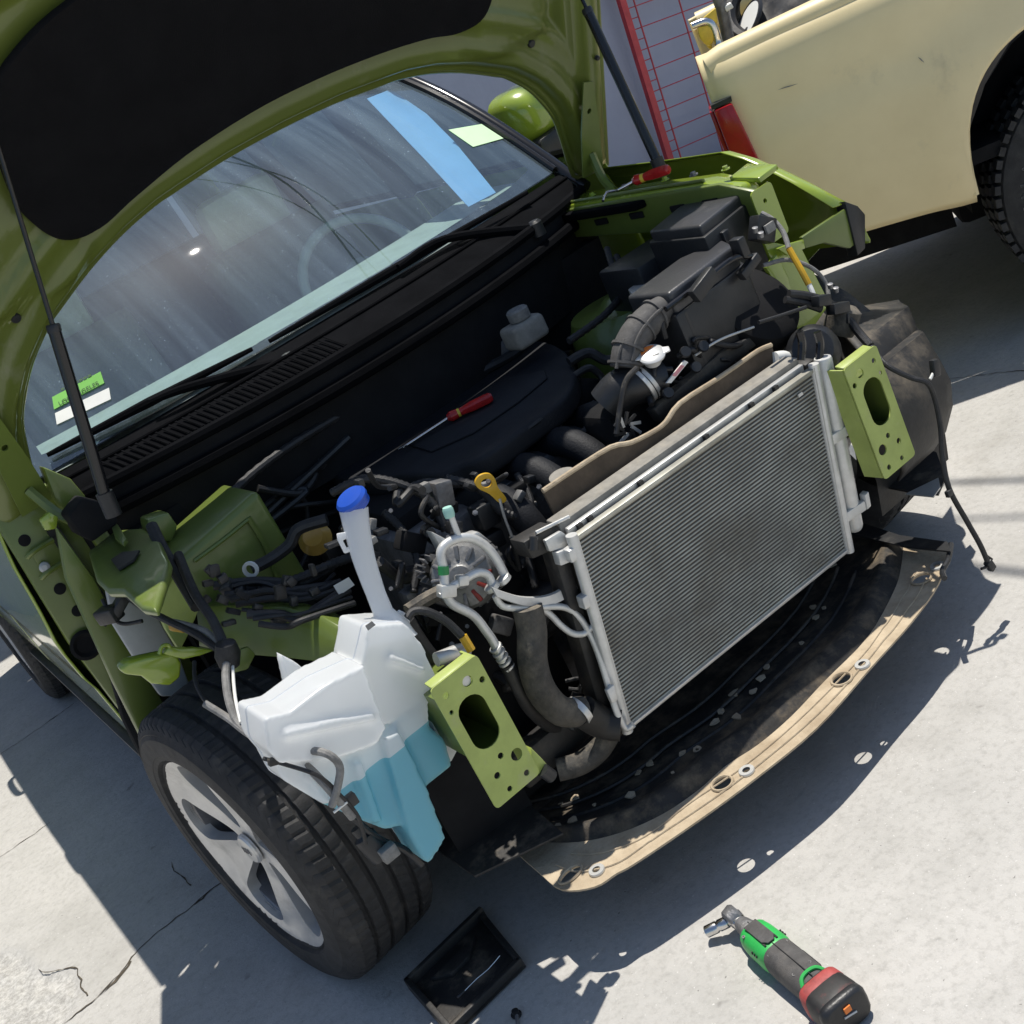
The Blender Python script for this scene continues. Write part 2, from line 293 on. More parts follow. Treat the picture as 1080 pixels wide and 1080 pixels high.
SPALL = [G(*t) for t in ((-60,1003),(0,1003),(24,999),(41,1021),(67,1022),(81,1024),(88,1045),(66,1085),(20,1130),(-60,1130))]
def segd(p, a, b):
    dx, dy = b[0]-a[0], b[1]-a[1]; l = dx*dx+dy*dy; t = max(0, min(1, ((p[0]-a[0])*dx+(p[1]-a[1])*dy)/l)) if l else 0
    return math.hypot(p[0]-a[0]-t*dx, p[1]-a[1]-t*dy)
def inpoly(p, poly):
    c = False; n = len(poly)
    for i in range(n):
        a, b = poly[i], poly[i-1]
        if (a[1] > p[1]) != (b[1] > p[1]) and p[0] < (b[0]-a[0])*(p[1]-a[1])/(b[1]-a[1])+a[0]: c = not c
    return c
def axis_vals(segs):
    out = []
    for a, b, st in segs:
        n = max(1, int(round((b-a)/st))); out += [a+(b-a)*i/n for i in range(n)]
    return out+[segs[-1][1]]
gx = axis_vals([(-120,-20,20),(-20,-4,2),(-4,-1.9,.15),(-1.9,-.72,.012),(-.72,2.6,.04),(2.6,6,.2),(6,20,2),(20,120,20)])
gy = axis_vals([(-120,-20,20),(-20,-3,2),(-3,-1.2,.1),(-1.2,.05,.03),(.05,1.25,.012),(1.25,3.2,.03),(3.2,6,.2),(6,20,2),(20,120,20)])
CB = [(min(x for x, y in pl)-.06, max(x for x, y in pl)+.06, min(y for x, y in pl)-.06, max(y for x, y in pl)+.06) for pl, _, _ in CRACKS]
SB = (min(x for x, y in SPALL)-.05, max(x for x, y in SPALL)+.05, min(y for x, y in SPALL)-.05, max(y for x, y in SPALL)+.05)
gv = []; ca = []; sa = []
for x in gx:
    for y in gy:
        z = 0; c = 0; s_ = 0
        if -2.2 < x < 3 and -1.5 < y < 3.5:
            z = .0012*noise.noise(V(x*6, y*6, 0))
            wob = .005*noise.noise(V(x*14, y*14, 3)); wx, wy = x+wob, y+.005*noise.noise(V(x*14, y*14, 9))
            if SB[0] < x < SB[1] and SB[2] < y < SB[3]:
                ed = min(segd((wx, wy), SPALL[i], SPALL[i-1]) for i in range(len(SPALL)))
                if inpoly((wx, wy), SPALL):
                    s_ = smooth(0, .02, ed); z += -.007*s_+s_*(.007*noise.noise(V(x*28, y*28, 1))+.004*noise.noise(V(x*70, y*70, 2)))
        gv.append((x, y, z)); ca.append(c); sa.append(s_)
ny = len(gy); gf = [(i*ny+j, (i+1)*ny+j, (i+1)*ny+j+1, i*ny+j+1) for i in range(len(gx)-1) for j in range(ny-1)]
me = bpy.data.meshes.new('ground'); me.from_pydata(gv, [], gf)
for nm, dat in (('crack', ca), ('spall', sa)):
    at = me.attributes.new(nm, 'FLOAT', 'POINT'); at.data.foreach_set('value', dat)
for p in me.polygons: p.use_smooth = True
def concrete():
    m = bpy.data.materials.new('weathered_concrete'); m.use_nodes = True; n = m.node_tree.nodes; L = m.node_tree.links; b = n['Principled BSDF']; tc = n.new('ShaderNodeTexCoord')
    def nz(sc, det=6, ro=.6):
        x = n.new('ShaderNodeTexNoise'); x.inputs['Scale'].default_value = sc; x.inputs['Detail'].default_value = det; x.inputs['Roughness'].default_value = ro; L.new(tc.outputs['Object'], x.inputs[0]); return x.outputs[0]
    def mr(s, a, b_, c=0, d=1):
        x = n.new('ShaderNodeMapRange'); x.inputs[1].default_value = a; x.inputs[2].default_value = b_; x.inputs[3].default_value = c; x.inputs[4].default_value = d; L.new(s, x.inputs[0]); return x.outputs[0]
    def mix(f, a, c):
        x = n.new('ShaderNodeMix'); x.data_type = 'RGBA'; L.new(f, x.inputs[0])
        for i, q in ((6, a), (7, c)):
            if isinstance(q, tuple): x.inputs[i].default_value = (*q, 1)
            else: L.new(q, x.inputs[i])
        return x.outputs[2]
    c = mix(mr(nz(1.1), .35, .65), (.50, .485, .455), (.43, .42, .395))
    c = mix(mr(nz(7, 8, .7), .45, .78, 0, .8), c, (.36, .35, .325))
    c = mix(mr(nz(60, 6, .7), .48, .74, 0, .55), c, (.27, .26, .24))
    c = mix(mr(nz(150, 3, .6), .66, .72, 0, .7), c, (.72, .71, .68))
    c = mix(mr(nz(95, 3, .6), .70, .74, 0, .8), c, (.12, .115, .105))
    c = mix(mr(nz(2.6, 6, .65), .58, .74, 0, .55), c, (.27, .255, .225))
    c = mix(mr(nz(.9, 7, .7), .56, .70, 0, .35), c, (.30, .29, .265))
    c = mix(mr(nz(14, 3, .5), .70, .77, 0, .55), c, (.13, .125, .115))
    at = n.new('ShaderNodeAttribute'); at.attribute_name = 'spall'; c = mix(mr(at.outputs['Fac'], 0, 1, 0, .75), c, mix(mr(nz(70, 6, .8), .38, .62), (.60, .585, .55), (.27, .26, .24)))
    a2 = n.new('ShaderNodeAttribute'); a2.attribute_name = 'crack'; c = mix(mr(a2.outputs['Fac'], .1, .9, 0, .85), c, (.105, .09, .07))
    L.new(c, b.inputs['Base Color']); b.inputs['Roughness'].default_value = .9; b.inputs['Specular IOR Level'].default_value = .25
    ad = n.new('ShaderNodeMath'); ad.operation = 'ADD'; L.new(mr(nz(160, 6, .7), 0, 1), ad.inputs[0]); L.new(mr(nz(35, 5, .6), 0, 1, 0, 1.2), ad.inputs[1])
    bp = n.new('ShaderNodeBump'); bp.inputs['Strength'].default_value = .45; bp.inputs['Distance'].default_value = .004; L.new(ad.outputs[0], bp.inputs['Height']); L.new(bp.outputs[0], b.inputs['Normal']); return m
M['concrete'] = concrete()
GRD = link('ground', me, M['concrete']); tag(GRD, 'pale cracked concrete yard under the cars', kind='structure')
rc_ = random.Random(3)
for pl, hw, dp in CRACKS:
    fine = catmull([V(x, y, 0) for x, y in pl[::4]+[pl[-1]]], 1); pts = []
    for i in range(len(fine)-1):
        a_, b_ = fine[i], fine[i+1]; n_ = max(2, int((b_-a_).length/.012)); pts += [a_.lerp(b_, j/n_) for j in range(n_)]
    pts.append(fine[-1]); mb = MB(); N_ = len(pts)
    off = 0
    for i, q in enumerate(pts):
        t = (pts[min(i+1, N_-1)]-pts[max(i-1, 0)]).normalized(); nn = V(-t.y, t.x, 0); off = off*.7+rc_.uniform(-.004, .004)
        wd = hw*(.12+.55*abs(noise.noise(V(q.x*16, q.y*16, 4)))+rc_.uniform(0, .22))*smooth(0, .12, min(i, N_-1-i)/N_+.015)
        c_ = q+nn*off; c_.z = .0016; mb.v += [c_+nn*wd, c_-nn*wd*rc_.uniform(.3, 1)]
    mb.f = [(2*i, 2*i+1, 2*i+3, 2*i+2) for i in range(N_-1)]
    mb.build('crack', M['crack'], GRD, fixn=False)
# ------------------------------------------------------------------ wall behind the cars and the red wire gate in front of it
wall = MB().box((6, 4.22, 2.4), (46, .30, 4.8)).build('building_wall', M['wall']); tag(wall, 'plain blue grey rendered wall behind the car and the pickup', 'wall')
MB().box((6, 4.2, 4.86), (46.2, .42, .12)).build('coping', M['wall'], wall, bevel=.01)
gate = thing('wire_gate', 'red steel framed wire mesh gate leaning on the grey wall', 'gate', (4.3, 3.98, 0))
def gp(px, py, dy=0): q = P(px, py, 'y', 3.98+dy); return q
B0, B1 = gp(655, 0), gp(705, 165); ud = (B0-B1).normalized(); rt = Vector((ud.z, 0, -ud.x)); base = B1-ud*(B1.z/ud.z)
base = base+ud*.02
GW, GH = 1.5, 1.75
bar = MB().box((0, 0, GH/2), (.045, .035, GH)); 
def gobj(name, mb):
    mm = Matrix(((rt.x, 0, ud.x, base.x), (0, 1, 0, 3.98), (rt.z, 0, ud.z, base.z), (0, 0, 0, 1)))
    mb.v = [mm @ v for v in mb.v]; return mb.build(name, M['red_frame'], gate)
gobj('frame_bar', bar); gobj('frame_bar', MB().box((GW, 0, GH/2), (.045, .035, GH)))
for z in (.03, 1.21, GH): gobj('frame_bar', MB().box((GW/2, .002, z), (GW-.05, .03, .04)))
for x in (.085, .42, .80, 1.15): gobj('upright_wire', MB().tube([(x, -.006, .04), (x, -.006, GH-.02)], .005, 6))
k = 0; z = .10
while z < GH-.03:
    full = k % 2 == 0
    gobj('cross_wire', MB().tube([(.02, .004, z), (GW-.02 if full else .085, .004, z)], .0032, 5)); z += .062; k += 1
# overhead cables whose shadows cross the yard on the right
for k, (p0, p1, hz, r_) in enumerate((((700,520),(1080,506),4.6,.011),((700,560),(1080,545),4.9,.008),((1005,596),(1080,604),4.3,.012))):
    a_, b_ = P(*p0, 'z', 0), P(*p1, 'z', 0); d_ = (b_-a_).normalized(); a_ = a_-d_*.2; b_ = b_+d_*6
    if k == 2: a_ = a_-d_*1.0
    s0_ = SUN*(hz/SUN.z); cab_ = MB().tube([a_-d_*6+s0_, a_+s0_, b_+s0_], r_, 8, k=1).build('overhead_cable', M['wire'])
    tag(cab_, ('black overhead cable above the yard, farthest from the camera','thin black overhead cable between the other two','black overhead cable above the yard, nearest the camera')[k], 'cable', 'overhead cables')
# ------------------------------------------------------------------ pickup truck
TA = R(42); TD = Vector((math.cos(TA), -math.sin(TA), 0)); TN = Vector((-math.sin(TA), -math.cos(TA), 0)); TB = P(1028, 215, 'z', .45); TB.z = 0
truck = thing('pickup_truck', 'old cream pickup truck parked beside the green car, its bed loaded', 'truck', TB)
def T(s, h, d=0): return TB+TD*s+V(0, 0, h)-TN*d          # s along the side towards its cab, h height, d into the truck
SC, RA, RT = .43, .42, .365                                # wheel centre along s, arch radius, tyre radius
def tprof(h):     # sideways bulge of the bed side
    return interp([.40,.46,.56,.70,.86,.88,.90,1.0,1.07,1.10,1.12], [.045,.02,.006,.0,.002,.010,.012,.014,.02,.05,.09], h)
def bedside(dd, name, m, flip=1):
    mb = MB(); S = [-.57,-.562,-.548,-.52,-.47,-.42,-.37,-.32,-.27,-.22,-.18,-.15,-.12,-.09,-.06,-.03]+[SC-RA+RA*(1-math.cos(R(a))) for a in range(0,181,10)]+[1.0,1.1,1.3,1.5]
    S = sorted(set(round(x, 4) for x in S)); rows = []
    for s_ in S:
        bot = interp([-.57,-.4,-.1,.0],[.53,.505,.47,.45], s_)
        if abs(s_-SC) < RA: bot = max(bot, .40+.47*(1-abs((s_-SC)/RA)**2.8)**(1/2.8))
        hs = [bot+(1.12-bot)*t for t in (0,.03,.1,.2,.3,.4,.5,.58,.64,.70,.76,.82,.88,.93,.965,1)]
        end = .035*(1-smooth(-.57,-.52,s_))
        rows.append([T(s_, h, dd+flip*(tprof(h)+end-.016*(1-smooth(1.0, 1.45, (abs((s_-SC)/RA)**2.8+abs((h-.40)/.47)**2.8)**(1/2.8)))*smooth(.44,.50,h)*(1-smooth(.9,1.0,h))+.003*noise.noise(V(s_*4, h*4, 2)))) for h in hs])
    n = len(rows[0]); mb.add([v for r in rows for v in r], [(i*n+j, (i+1)*n+j, (i+1)*n+j+1, i*n+j+1) for i in range(len(rows)-1) for j in range(n-1)])
    o = mb.build(name, m, truck, ang=50); sm = o.modifiers.new('thick', 'SOLIDIFY'); sm.thickness = .012; sm.offset = 0; return o
def tp0(px, py): return PL(px, py, T(0, 0, -.0015), TN)
bedside(0, 'bed_side', M['cream']); bedside(1.55, 'bed_side', M['cream'], -1)
# rolled bed rail, arch lip
MB().tube([T(-.545, 1.085, .075), T(-.5, 1.095, .075), T(0, 1.10, .075), T(1.5, 1.10, .075)], .040, 12, k=1).build('bed_rail', M['cream'], truck)
MB().tube([T(-.54, 1.095, 1.475), T(1.5, 1.10, 1.475)], .040, 12, k=1).build('bed_rail', M['cream'], truck)
MB().tube([T(SC+RA*math.copysign(abs(math.cos(R(a)))**.714, math.cos(R(a))), .40+.47*math.sin(R(a))**.714, .012) for a in range(6, 177, 5)], .011, 8, k=1).build('arch_lip', M['cream'], truck)
MB().prism([T(-.57, .545, .06), T(-.57, .585, .06), T(-.57, .585, 1.49), T(-.57, .545, 1.49)], TD*-.50).build('tailgate', M['cream'], truck, bevel=.008)
MB().prism([T(-.66, .40, .12), T(-.66, .52, .12), T(-.66, .52, 1.43), T(-.66, .40, 1.43)], TD*.06).build('rear_bumper', M['alu_dark'], truck, bevel=.012)
MB().prism([T(-.55, .54, .05), T(-.55, .54, 1.5), T(1.5, .54, 1.5), T(1.5, .54, .05)], V(0,0,.04)).build('bed_floor', M['black_matte'], truck)
RA2 = .44
wl = MB()
for i in range(12):
    a0, a1 = R(15*i), R(15*(i+1))
    q = [T(SC+RA2*math.cos(a), .42+(RA2+.02)*math.sin(a), d) for a in (a0, a1) for d in (.02, .34)]
    wl.add(q, [(0, 1, 3, 2)])
wl.add([T(SC+RA2*math.cos(R(15*i)), .42+(RA2+.02)*math.sin(R(15*i)), .34) for i in range(13)], [tuple(range(13))])
wl.build('wheel_house', M['black_matte'], truck, weld=True)
lamp = MB().prism([T(-.574, .985, .045), T(-.574, .74, .045), T(-.500, .74, .030), T(-.520, .985, .035)], TN*.052).build('tail_lamp', M['tail_red'], truck, bevel=.006)
MB().prism([T(-.575, .98, .03), T(-.575, .745, .03), T(-.575, .745, .16), T(-.575, .98, .16)], TD*-.012).build('lens', M['tail_red'], lamp, bevel=.004)
MB().prism([T(-.577, 1.0, .040), T(-.577, .988, .040), T(-.518, .988, .034), T(-.516, 1.002, .034)], TN*.040).build('lamp_trim', M['black'], lamp)
MB().box(T(.30, .50, .62), (.06, .06, .06)).build('shackle', M['black_matte'], truck)
MB().tube([T(-.3, .47, .42), T(.4, .36, .42), T(1.2, .47, .42)], .03, 8).build('leaf_spring', M['black_matte'], truck)
MB().tube([T(SC, .36, .2), T(SC, .36, 1.4)], .045, 10).build('axle', M['black_matte'], truck)
MB().prism([T(-.55, .42, .3), T(-.55, .52, .3), T(1.5, .52, .3), T(1.5, .42, .3)], -TN*.06).build('chassis_rail', M['black_matte'], truck)
MB().prism([T(.0, .27, .42), T(.95, .27, .42), T(.95, .27, 1.30), T(.0, .27, 1.30)], V(0,0,.26)).build('fuel_tank', M['black_matte'], truck, bevel=.03)  # added under the bed to shade the ground there
MB().lathe([(.2,0),(.33,.01),(.345,.06),(.345,.14),(.33,.19),(.2,.2)], T(-.22, .33, .95), V(0,0,1), 30).build('spare_wheel', M['rubber'], truck)  # added beneath the bed, also darkens the ground below
MB().prism([T(-.56, .34, .36), T(-.02, .30, .36), T(-.02, .54, .36), T(-.56, .54, .36)], -TN*.03).build('under_bed_blocker', M['black_matte'], truck)  # added dark panel, hides the lit ground under the bed side
for a_, b_ in (((968,60),(975,66)),((920,178),(930,191)),((820,95),(842,88)),((985,140),(990,128)),((860,210),(880,206))):
    q0, q1 = tp0(*a_), tp0(*b_); dd = (q1-q0).normalized(); up_v = TN.cross(dd); MB().prism([q0, q0.lerp(q1,.4)+up_v*.002, q1, q0.lerp(q1,.6)-up_v*.0015], TN*.0006).build('scratch', M['tape'], truck)
# cab and front, beyond the right edge of the frame
cabm = MB(); 
def cabsec(s_, h, i): return [T(s_, .42, i), T(s_, h*.60+.1, i-.01), T(s_, h, i+.12), T(s_, h, 1.55-i-.12), T(s_, h*.60+.1, 1.55-i+.01), T(s_, .42, 1.55-i)]
secs = [cabsec(*a) for a in ((1.53,1.1,.0),(1.56,1.62,.03),(2.5,1.64,.03),(3.0,1.12,.0),(4.1,1.02,.02),(4.15,.9,.04))]
for i in range(len(secs)-1): cabm.add(secs[i]+secs[i+1], [(j, (j+1) % 6, 6+(j+1) % 6, 6+j) for j in range(6)])
cabm.add(secs[0], [tuple(range(6))]); cabm.add(secs[-1], [tuple(range(6))]); cabm.build('cab', M['cream'], truck, weld=True, bevel=.02)
def wheel_mesh(nm, c, n, r, wdt, rim_r, parent, tread=64, m_rim='wheel_in', lug=True):
    """blocky truck tyre on a steel rim; n points outward"""
    h = wdt/2; prof = [(rim_r,-h*.8),(rim_r+.03,-h),(r-.05,-h),(r-.012,-h*.9),(r,-h*.75),(r,h*.75),(r-.012,h*.9),(r-.05,h),(rim_r+.05,h*1.0),(rim_r+.03,h),(rim_r,h*.8)]
    w_ = MB().lathe(prof, c, n, 48, cap=False).build('wheel', M['rubber'], parent, ang=30)
    tb = MB(); ax = Vector(n).normalized(); u = ax.orthogonal().normalized(); v = ax.cross(u)
    for k in range(tread):
        a = 2*math.pi*k/tread; rd = math.cos(a)*u+math.sin(a)*v; tg = -math.sin(a)*u+math.cos(a)*v
        for off, ln, sh in ((-h*.72, h*.42, 0), (0, h*.5, .5), (h*.72, h*.42, 0)):
            a2 = a+sh*2*math.pi/tread; rd2 = math.cos(a2)*u+math.sin(a2)*v; tg2 = -math.sin(a2)*u+math.cos(a2)*v
            rot = Matrix((ax, tg2, rd2)).transposed(); tb.box(Vector(c)+ax*off+rd2*(r+.003), (ln, 2*math.pi*r/tread*.68, .016), rot)
    tb.build('tread_block', M['rubber'], w_)['kind'] = 'stuff'
    MB().lathe([(0,h*.35),(.05,h*.38),(.07,h*.30),(rim_r*.75,h*.25),(rim_r*.85,h*.5),(rim_r+.005,h*.85),(rim_r+.012,h*.9),(rim_r+.0,h*.95),(rim_r-.012,h*.85)], c, n, 40, cap=False).build('rim', M[m_rim], w_)
    return w_
wc = T(SC, .36, .14); tw = wheel_mesh('wheel', wc, TN, RT, .23, .20, truck)
wheel_mesh('wheel', T(SC, .36, 1.41), -TN, RT, .23, .20, truck, tread=40); wheel_mesh('wheel', T(3.35, .36, .14), TN, RT, .23, .20, truck, tread=40); wheel_mesh('wheel', T(3.35, .36, 1.41), -TN, RT, .23, .20, truck, tread=40)
for k, ch in enumerate('DYNA'):
    a = R(192-k*12); rad = .285; rd = TD*math.cos(a)+V(0,0,1)*math.sin(a); tg = TD*math.sin(a)-V(0,0,1)*math.cos(a)
    me = text_mesh(ch, .062, .0)
    o3 = wc+TN*.117+rd*rad; u = tg.normalized(); n3 = TN; v3 = n3.cross(u)
    me.transform(Matrix(((u.x, v3.x, n3.x, o3.x), (u.y, v3.y, n3.y, o3.y), (u.z, v3.z, n3.z, o3.z), (0, 0, 0, 1))))
    t_ = link('tyre_letter', me, M['tape'], tw); wf = t_.modifiers.new('outline', 'WIREFRAME'); wf.thickness = .0035; wf.use_even_offset = False
# things lying in the bed
fan = thing('floor_jack', 'yellow painted jack with steel handle bars on the pickup tailgate corner', 'jack', T(-.5, 1.0, .25))
def tp(px, py, d): return PL(px, py, T(0, 0, d), TN)
MB().prism([tp(*t, .22) for t in ((738,22),(755,8),(757,22),(748,40),(753,55),(746,50),(736,35))], -TN*.02).build('yellow_plate', M['yellow_tool'], fan, bevel=.004)
MB().prism([tp(*t, .30) for t in ((755,60),(764,50),(768,38),(772,44),(768,58),(752,68))], -TN*.02).build('yellow_plate', M['yellow_tool'], fan, bevel=.004)
MB().prism([tp(*t, .22) for t in ((735,28),(747,25),(752,30),(753,42),(749,48),(744,47),(738,40))], TN*.03).build('cup', M['yellow_tool'], fan, bevel=.01)
MB().tube([tp(730,28,.2), tp(744,23,.2), tp(752,28,.2), tp(757,42,.2), tp(759,52,.2), tp(757,64,.25)], .012, 10).build('hook_bar', M['steel'], fan)
MB().tube([tp(747,60,.18), tp(765,53,.2), tp(790,41,.25)], .014, 10).build('handle_bar', M['steel'], fan)
MB().tube([tp(753,-14,.26), tp(762,12,.26), tp(768,42,.26), tp(771,70,.26)], .018, 10).build('post', M['alu_dark'], fan)
MB().prism([tp(*t, .24) for t in ((764,7),(771,3),(774,8),(766,13))], -TN*.05).build('clamp_block', M['paper'], fan, bevel=.003)
trp = thing('rubber_hose_coil', 'black rubber hose coiled in the pickup bed behind the rail', 'hose', T(-.2, .6, .45))
for k in range(5):
    c = tp(822+4*k, 2-3*k, .36+.05*k); rr_ = .17+.012*k
    MB().tube([c+TD*rr_*math.cos(a)*.9+V(0,0,1)*rr_*.55*math.sin(a)-TN*rr_*.5*math.sin(a) for a in (2*math.pi*i/12 for i in range(12))], .024, 9, closed=True, k=4).build('hose_loop', M['hose'], trp)
HAX = CR*.93+CF*.30-CU*.25
hc = thing('hub_cap', 'pale round cap standing on edge in the pickup bed', 'cap', tp(797, 30, .3))
MB().lathe([(0,.01),(.04,.010),(.058,.004),(.062,0),(.058,-.004),(.0,-.004)], tp(790, 22, .33), HAX, 28, cap=False).build('disc', M['paper'], hc)
MB().lathe([(.060,-.006),(.066,-.004),(.068,.004),(.062,.008)], tp(790, 22, .33), HAX, 28, cap=False).build('rim_ring', M['black'], hc)
cl = MB()
bagc = tp(850, -8, .42)
cl.grid(lambda a, b: bagc+TD*((a-.5)*.62)+V(0,0,1)*(.16*math.sin(math.pi*b)*math.sin(math.pi*a)+.02*noise.noise(V(a*9,b*9,0)))-TN*((b-.5)*.42+.02*noise.noise(V(a*8,b*8,5)))-V(0,0,.08), 30, 20)
tag(cl.build('tarpaulin', M['hose'], None), 'crumpled dark tarpaulin bundled in the pickup bed', 'tarpaulin')
# ------------------------------------------------------------------ the green car
car = thing('car', 'green hatchback with open hood and its front bumper, lamps and right fender removed', 'car', (0, 1.2, 0))
def pp(pts, ax, v): return [P(x, y, ax, v) for x, y in pts]
def tubep(pts, r, m, name, parent=None, n=9, k=6):          # pts: (px, py, y-depth)
    return MB().tube([P(x, y, 'y', d) for x, y, d in pts], r, n, k).build(name, M[m], parent or car)
# ---- hood (hinged 60 degrees open)
HU = Vector((0, -.5, .866)); HN = Vector((0, -.866, -.5)); H0 = Vector((0, .45, 1.05)); HWD = .885
def hp(x, l, h=0): return Vector((x, 0, 0))+H0+HU*l+HN*h
AX = [.0,.14,.26,.31,.39,.48,.57,.60,.66,.70,.73,.75,.765,.79,.885]; AL = [.472,.468,.456,.45,.43,.395,.348,.33,.275,.22,.165,.09,.02,-.03,-.035]
def Lr(x): return interp(AX, AL, abs(x))
def Lf(x): return 1.09-.13*(abs(x)/.885)**2.6
ARC = [V(x, Lr(x), 0) for x in [-.885,-.79,-.765,-.75,-.73,-.70,-.66,-.6,-.57,-.48,-.39,-.31,-.26,-.14,0,.14,.26,.31,.39,.48,.57,.6,.66,.7,.73,.75,.765,.79,.885]]
def edge_d(x, l):
    d = min(segd((x, l), (ARC[i].x, ARC[i].y), (ARC[i+1].x, ARC[i+1].y)) for i in range(len(ARC)-1))
    return min(d, HWD-abs(x)+.0, max(0, Lf(x)-l))
def hood_relief(x, l):
    d = edge_d(x, l)
    h = .012*smooth(.0,.006,d)+.030*smooth(.016,.034,d)-.010*smooth(.06,.085,d)+.004*smooth(.10,.125,d)-.020*smooth(.13,.16,d)
    crown = -.03*(1-(x/.9)**2)
    # pressed corner pockets and hinge ribs
    for sx in (-1, 1):
        q = abs((x-sx*.60)/.115)**4+abs((l-.50)/.085)**4; h += .014*(1-smooth(.7, 1.25, q))
        h += .012*(1-smooth(.012, .022, abs(x-sx*.815)))*smooth(.02,.08,l)
    return h+crown
hx = sorted(set([round(i*.885/34, 4) for i in range(-34, 35)]+[s*x for s in (-1, 1) for x in (.67,.685,.715,.738,.745,.755,.76,.775,.80)])); hm = MB(); NL = 64
for x in hx:
    a, b = Lr(x), Lf(x)
    for j in range(NL+1):
        t = j/NL; t = t*t*(.45)+t*.55; l = a+(b-a)*t; hm.v.append(hp(x, l, hood_relief(x, l)))
n1 = NL+1; hm.f = [(i*n1+j, (i+1)*n1+j, (i+1)*n1+j+1, i*n1+j+1) for i in range(len(hx)-1) for j in range(NL)]
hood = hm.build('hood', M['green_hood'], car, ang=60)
os_ = MB()
for x in hx:
    a, b = Lr(x), Lf(x)
    for j in range(17):
        l = a+(b-a)*j/16; e = smooth(0, .05, min(l-a+.0, HWD-abs(x), b-l)); os_.v.append(hp(x, l, -.004-.028*e-.035*(1-(x/.9)**2)))
os_.f = [(i*17+j, (i+1)*17+j, (i+1)*17+j+1, i*17+j+1) for i in range(len(hx)-1) for j in range(16)]
os_.build('outer_skin', M['green'], hood, ang=60)
rim = MB()                                                   # hem along the rear edge
rim.tube([hp(v.x, v.y, -.001-.03*(1-(v.x/.9)**2)) for v in ARC], .006, 8, k=3).build('hem', M['green_hood'], hood)
for s in (-1, 1): MB().tube([hp(s*.885, -.035, .0), hp(s*.885, .45, .0), hp(s*.883, Lf(.885), .0)], .007, 8, k=4).build('hem', M['green_hood'], hood)
pad_o = [(-.57,.64),(-.555,.56),(-.515,.505),(-.45,.492),(-.36,.515),(-.2,.548),(0,.562),(.2,.553),(.36,.533),(.45,.512),(.52,.52),(.56,.58),(.57,.66),(.565,.80),(.50,.875),(.3,.92),(0,.93),(-.3,.90),(-.46,.855),(-.545,.785)]
po = catmull([V(x, y, 0) for x, y in pad_o], 5, True); pm = MB(); NP = len(po); rings = [(1.0,.006),(1.0,.016),(.985,.021),(.95,.019),(.85,.018),(.6,.020),(.3,.019)]
cc = V(0, .71, 0)
for sc, h in rings:
    for v in po:
        q = cc+(v-cc)*sc; pm.v.append(hp(q.x, q.y, h+.036-.03*(1-(q.x/.9)**2)+.0018*noise.noise(V(q.x*9, q.y*9, 0))))
pm.f = [(i*NP+j, i*NP+(j+1) % NP, (i+1)*NP+(j+1) % NP, (i+1)*NP+j) for i in range(len(rings)-1) for j in range(NP)]
pm.f.append(tuple(range((len(rings)-1)*NP, len(rings)*NP)))
pm.build('insulation_pad', M['pad'], hood, ang=50)
for s in (-1, 1):
    for x, l, r in ((.655,.40,.010),(.80,.16,.006),(.83,.30,.006)):
        MB().lathe([(0,.006),(r*.8,.006),(r,.003),(r,-.002)], hp(s*x, l, hood_relief(s*x, l)), HN, 18).build('rubber_plug', M['black'], hood)
    # hinge arm and its bracket on the hood
    MB().plate([(-.035,-.02),(.035,-.02),(.03,.10),(.018,.22),(-.012,.23),(-.03,.1)], [circ(0,.03,.007),circ(.0,.15,.007)], hp(s*.79, .03, .052), V(1,0,0), HU, .004).build('hinge_bracket', M['green_in'], hood)
    b0 = hp(s*.79, .06, .05); b1 = V(s*.755, .30, .985)
    MB().tube([b0, b0*.5+b1*.5+V(0,.01,-.015), b1], .011, 6, k=3).build('hinge_arm', M['green_in'], hood)
    # gas strut: black cylinder below, thin rod above
    a = V(s*.725, .06, 1.03); 
    top = hp(-.62, .60, .05) if s < 0 else PL(606, -18, hp(0, 0, .05), HN)
    if s < 0: top = PL(-8, 135, hp(0, 0, .05), HN)
    mid = PL(46, 325, a, V(0, 1, 0)) if False else a+(top-a)*(.50 if s < 0 else .86)
    g = MB().tube([a, mid], .0115, 14, k=1).build('gas_strut', M['gloss_black'], car)
    MB().tube([mid, top], .0045, 10, k=1).build('rod', M['gloss_black'], g)
    MB().tube([a-V(0,0,.02), a+(top-a)*.04], .016, 10, k=1).build('ball_socket', M['black'], g)
    MB().lathe([(.0,-.002),(.0125,0),(.013,.01),(.0115,.014)], mid-(mid-a).normalized()*.012, mid-a, 12).build('collar', M['black'], g)
# ---- windshield, frit border, trim
def WB(u): return V(.765*u, .40+.12*u*u, 1.075-.01*u*u)
def WT(u): return V(.70*u, 1.0+.10*u*u, 1.525-.025*u*u)
WN = V(0, -.50, .866)
def ws(u, v, off=0):
    u = 2*u-1; q = WB(u).lerp(WT(u), v); return q+WN*(.045*math.sin(math.pi*v)*(1-.25*u*u)+off)
wsh = MB().grid(lambda u, v: ws(u, v), 40, 24).build('windshield', M['glass'], car, ang=80)
fr_ = MB()
def strip(f0, f1, n): fr_.grid(lambda a, b: f0(a).lerp(f1(a), b), n, 3)
strip(lambda a: ws(a, 0, -.004), lambda a: ws(a, .03+.06*(2*a-1)**6, -.004), 40)
strip(lambda a: ws(a, 1, -.004), lambda a: ws(a, .93, -.004), 40)
for s in (0, 1): strip(lambda a: ws(s, a, -.0045), lambda a: ws(abs(s-.035), a, -.0045), 24)
fr_.build('frit_band', M['frit'], wsh, ang=80)
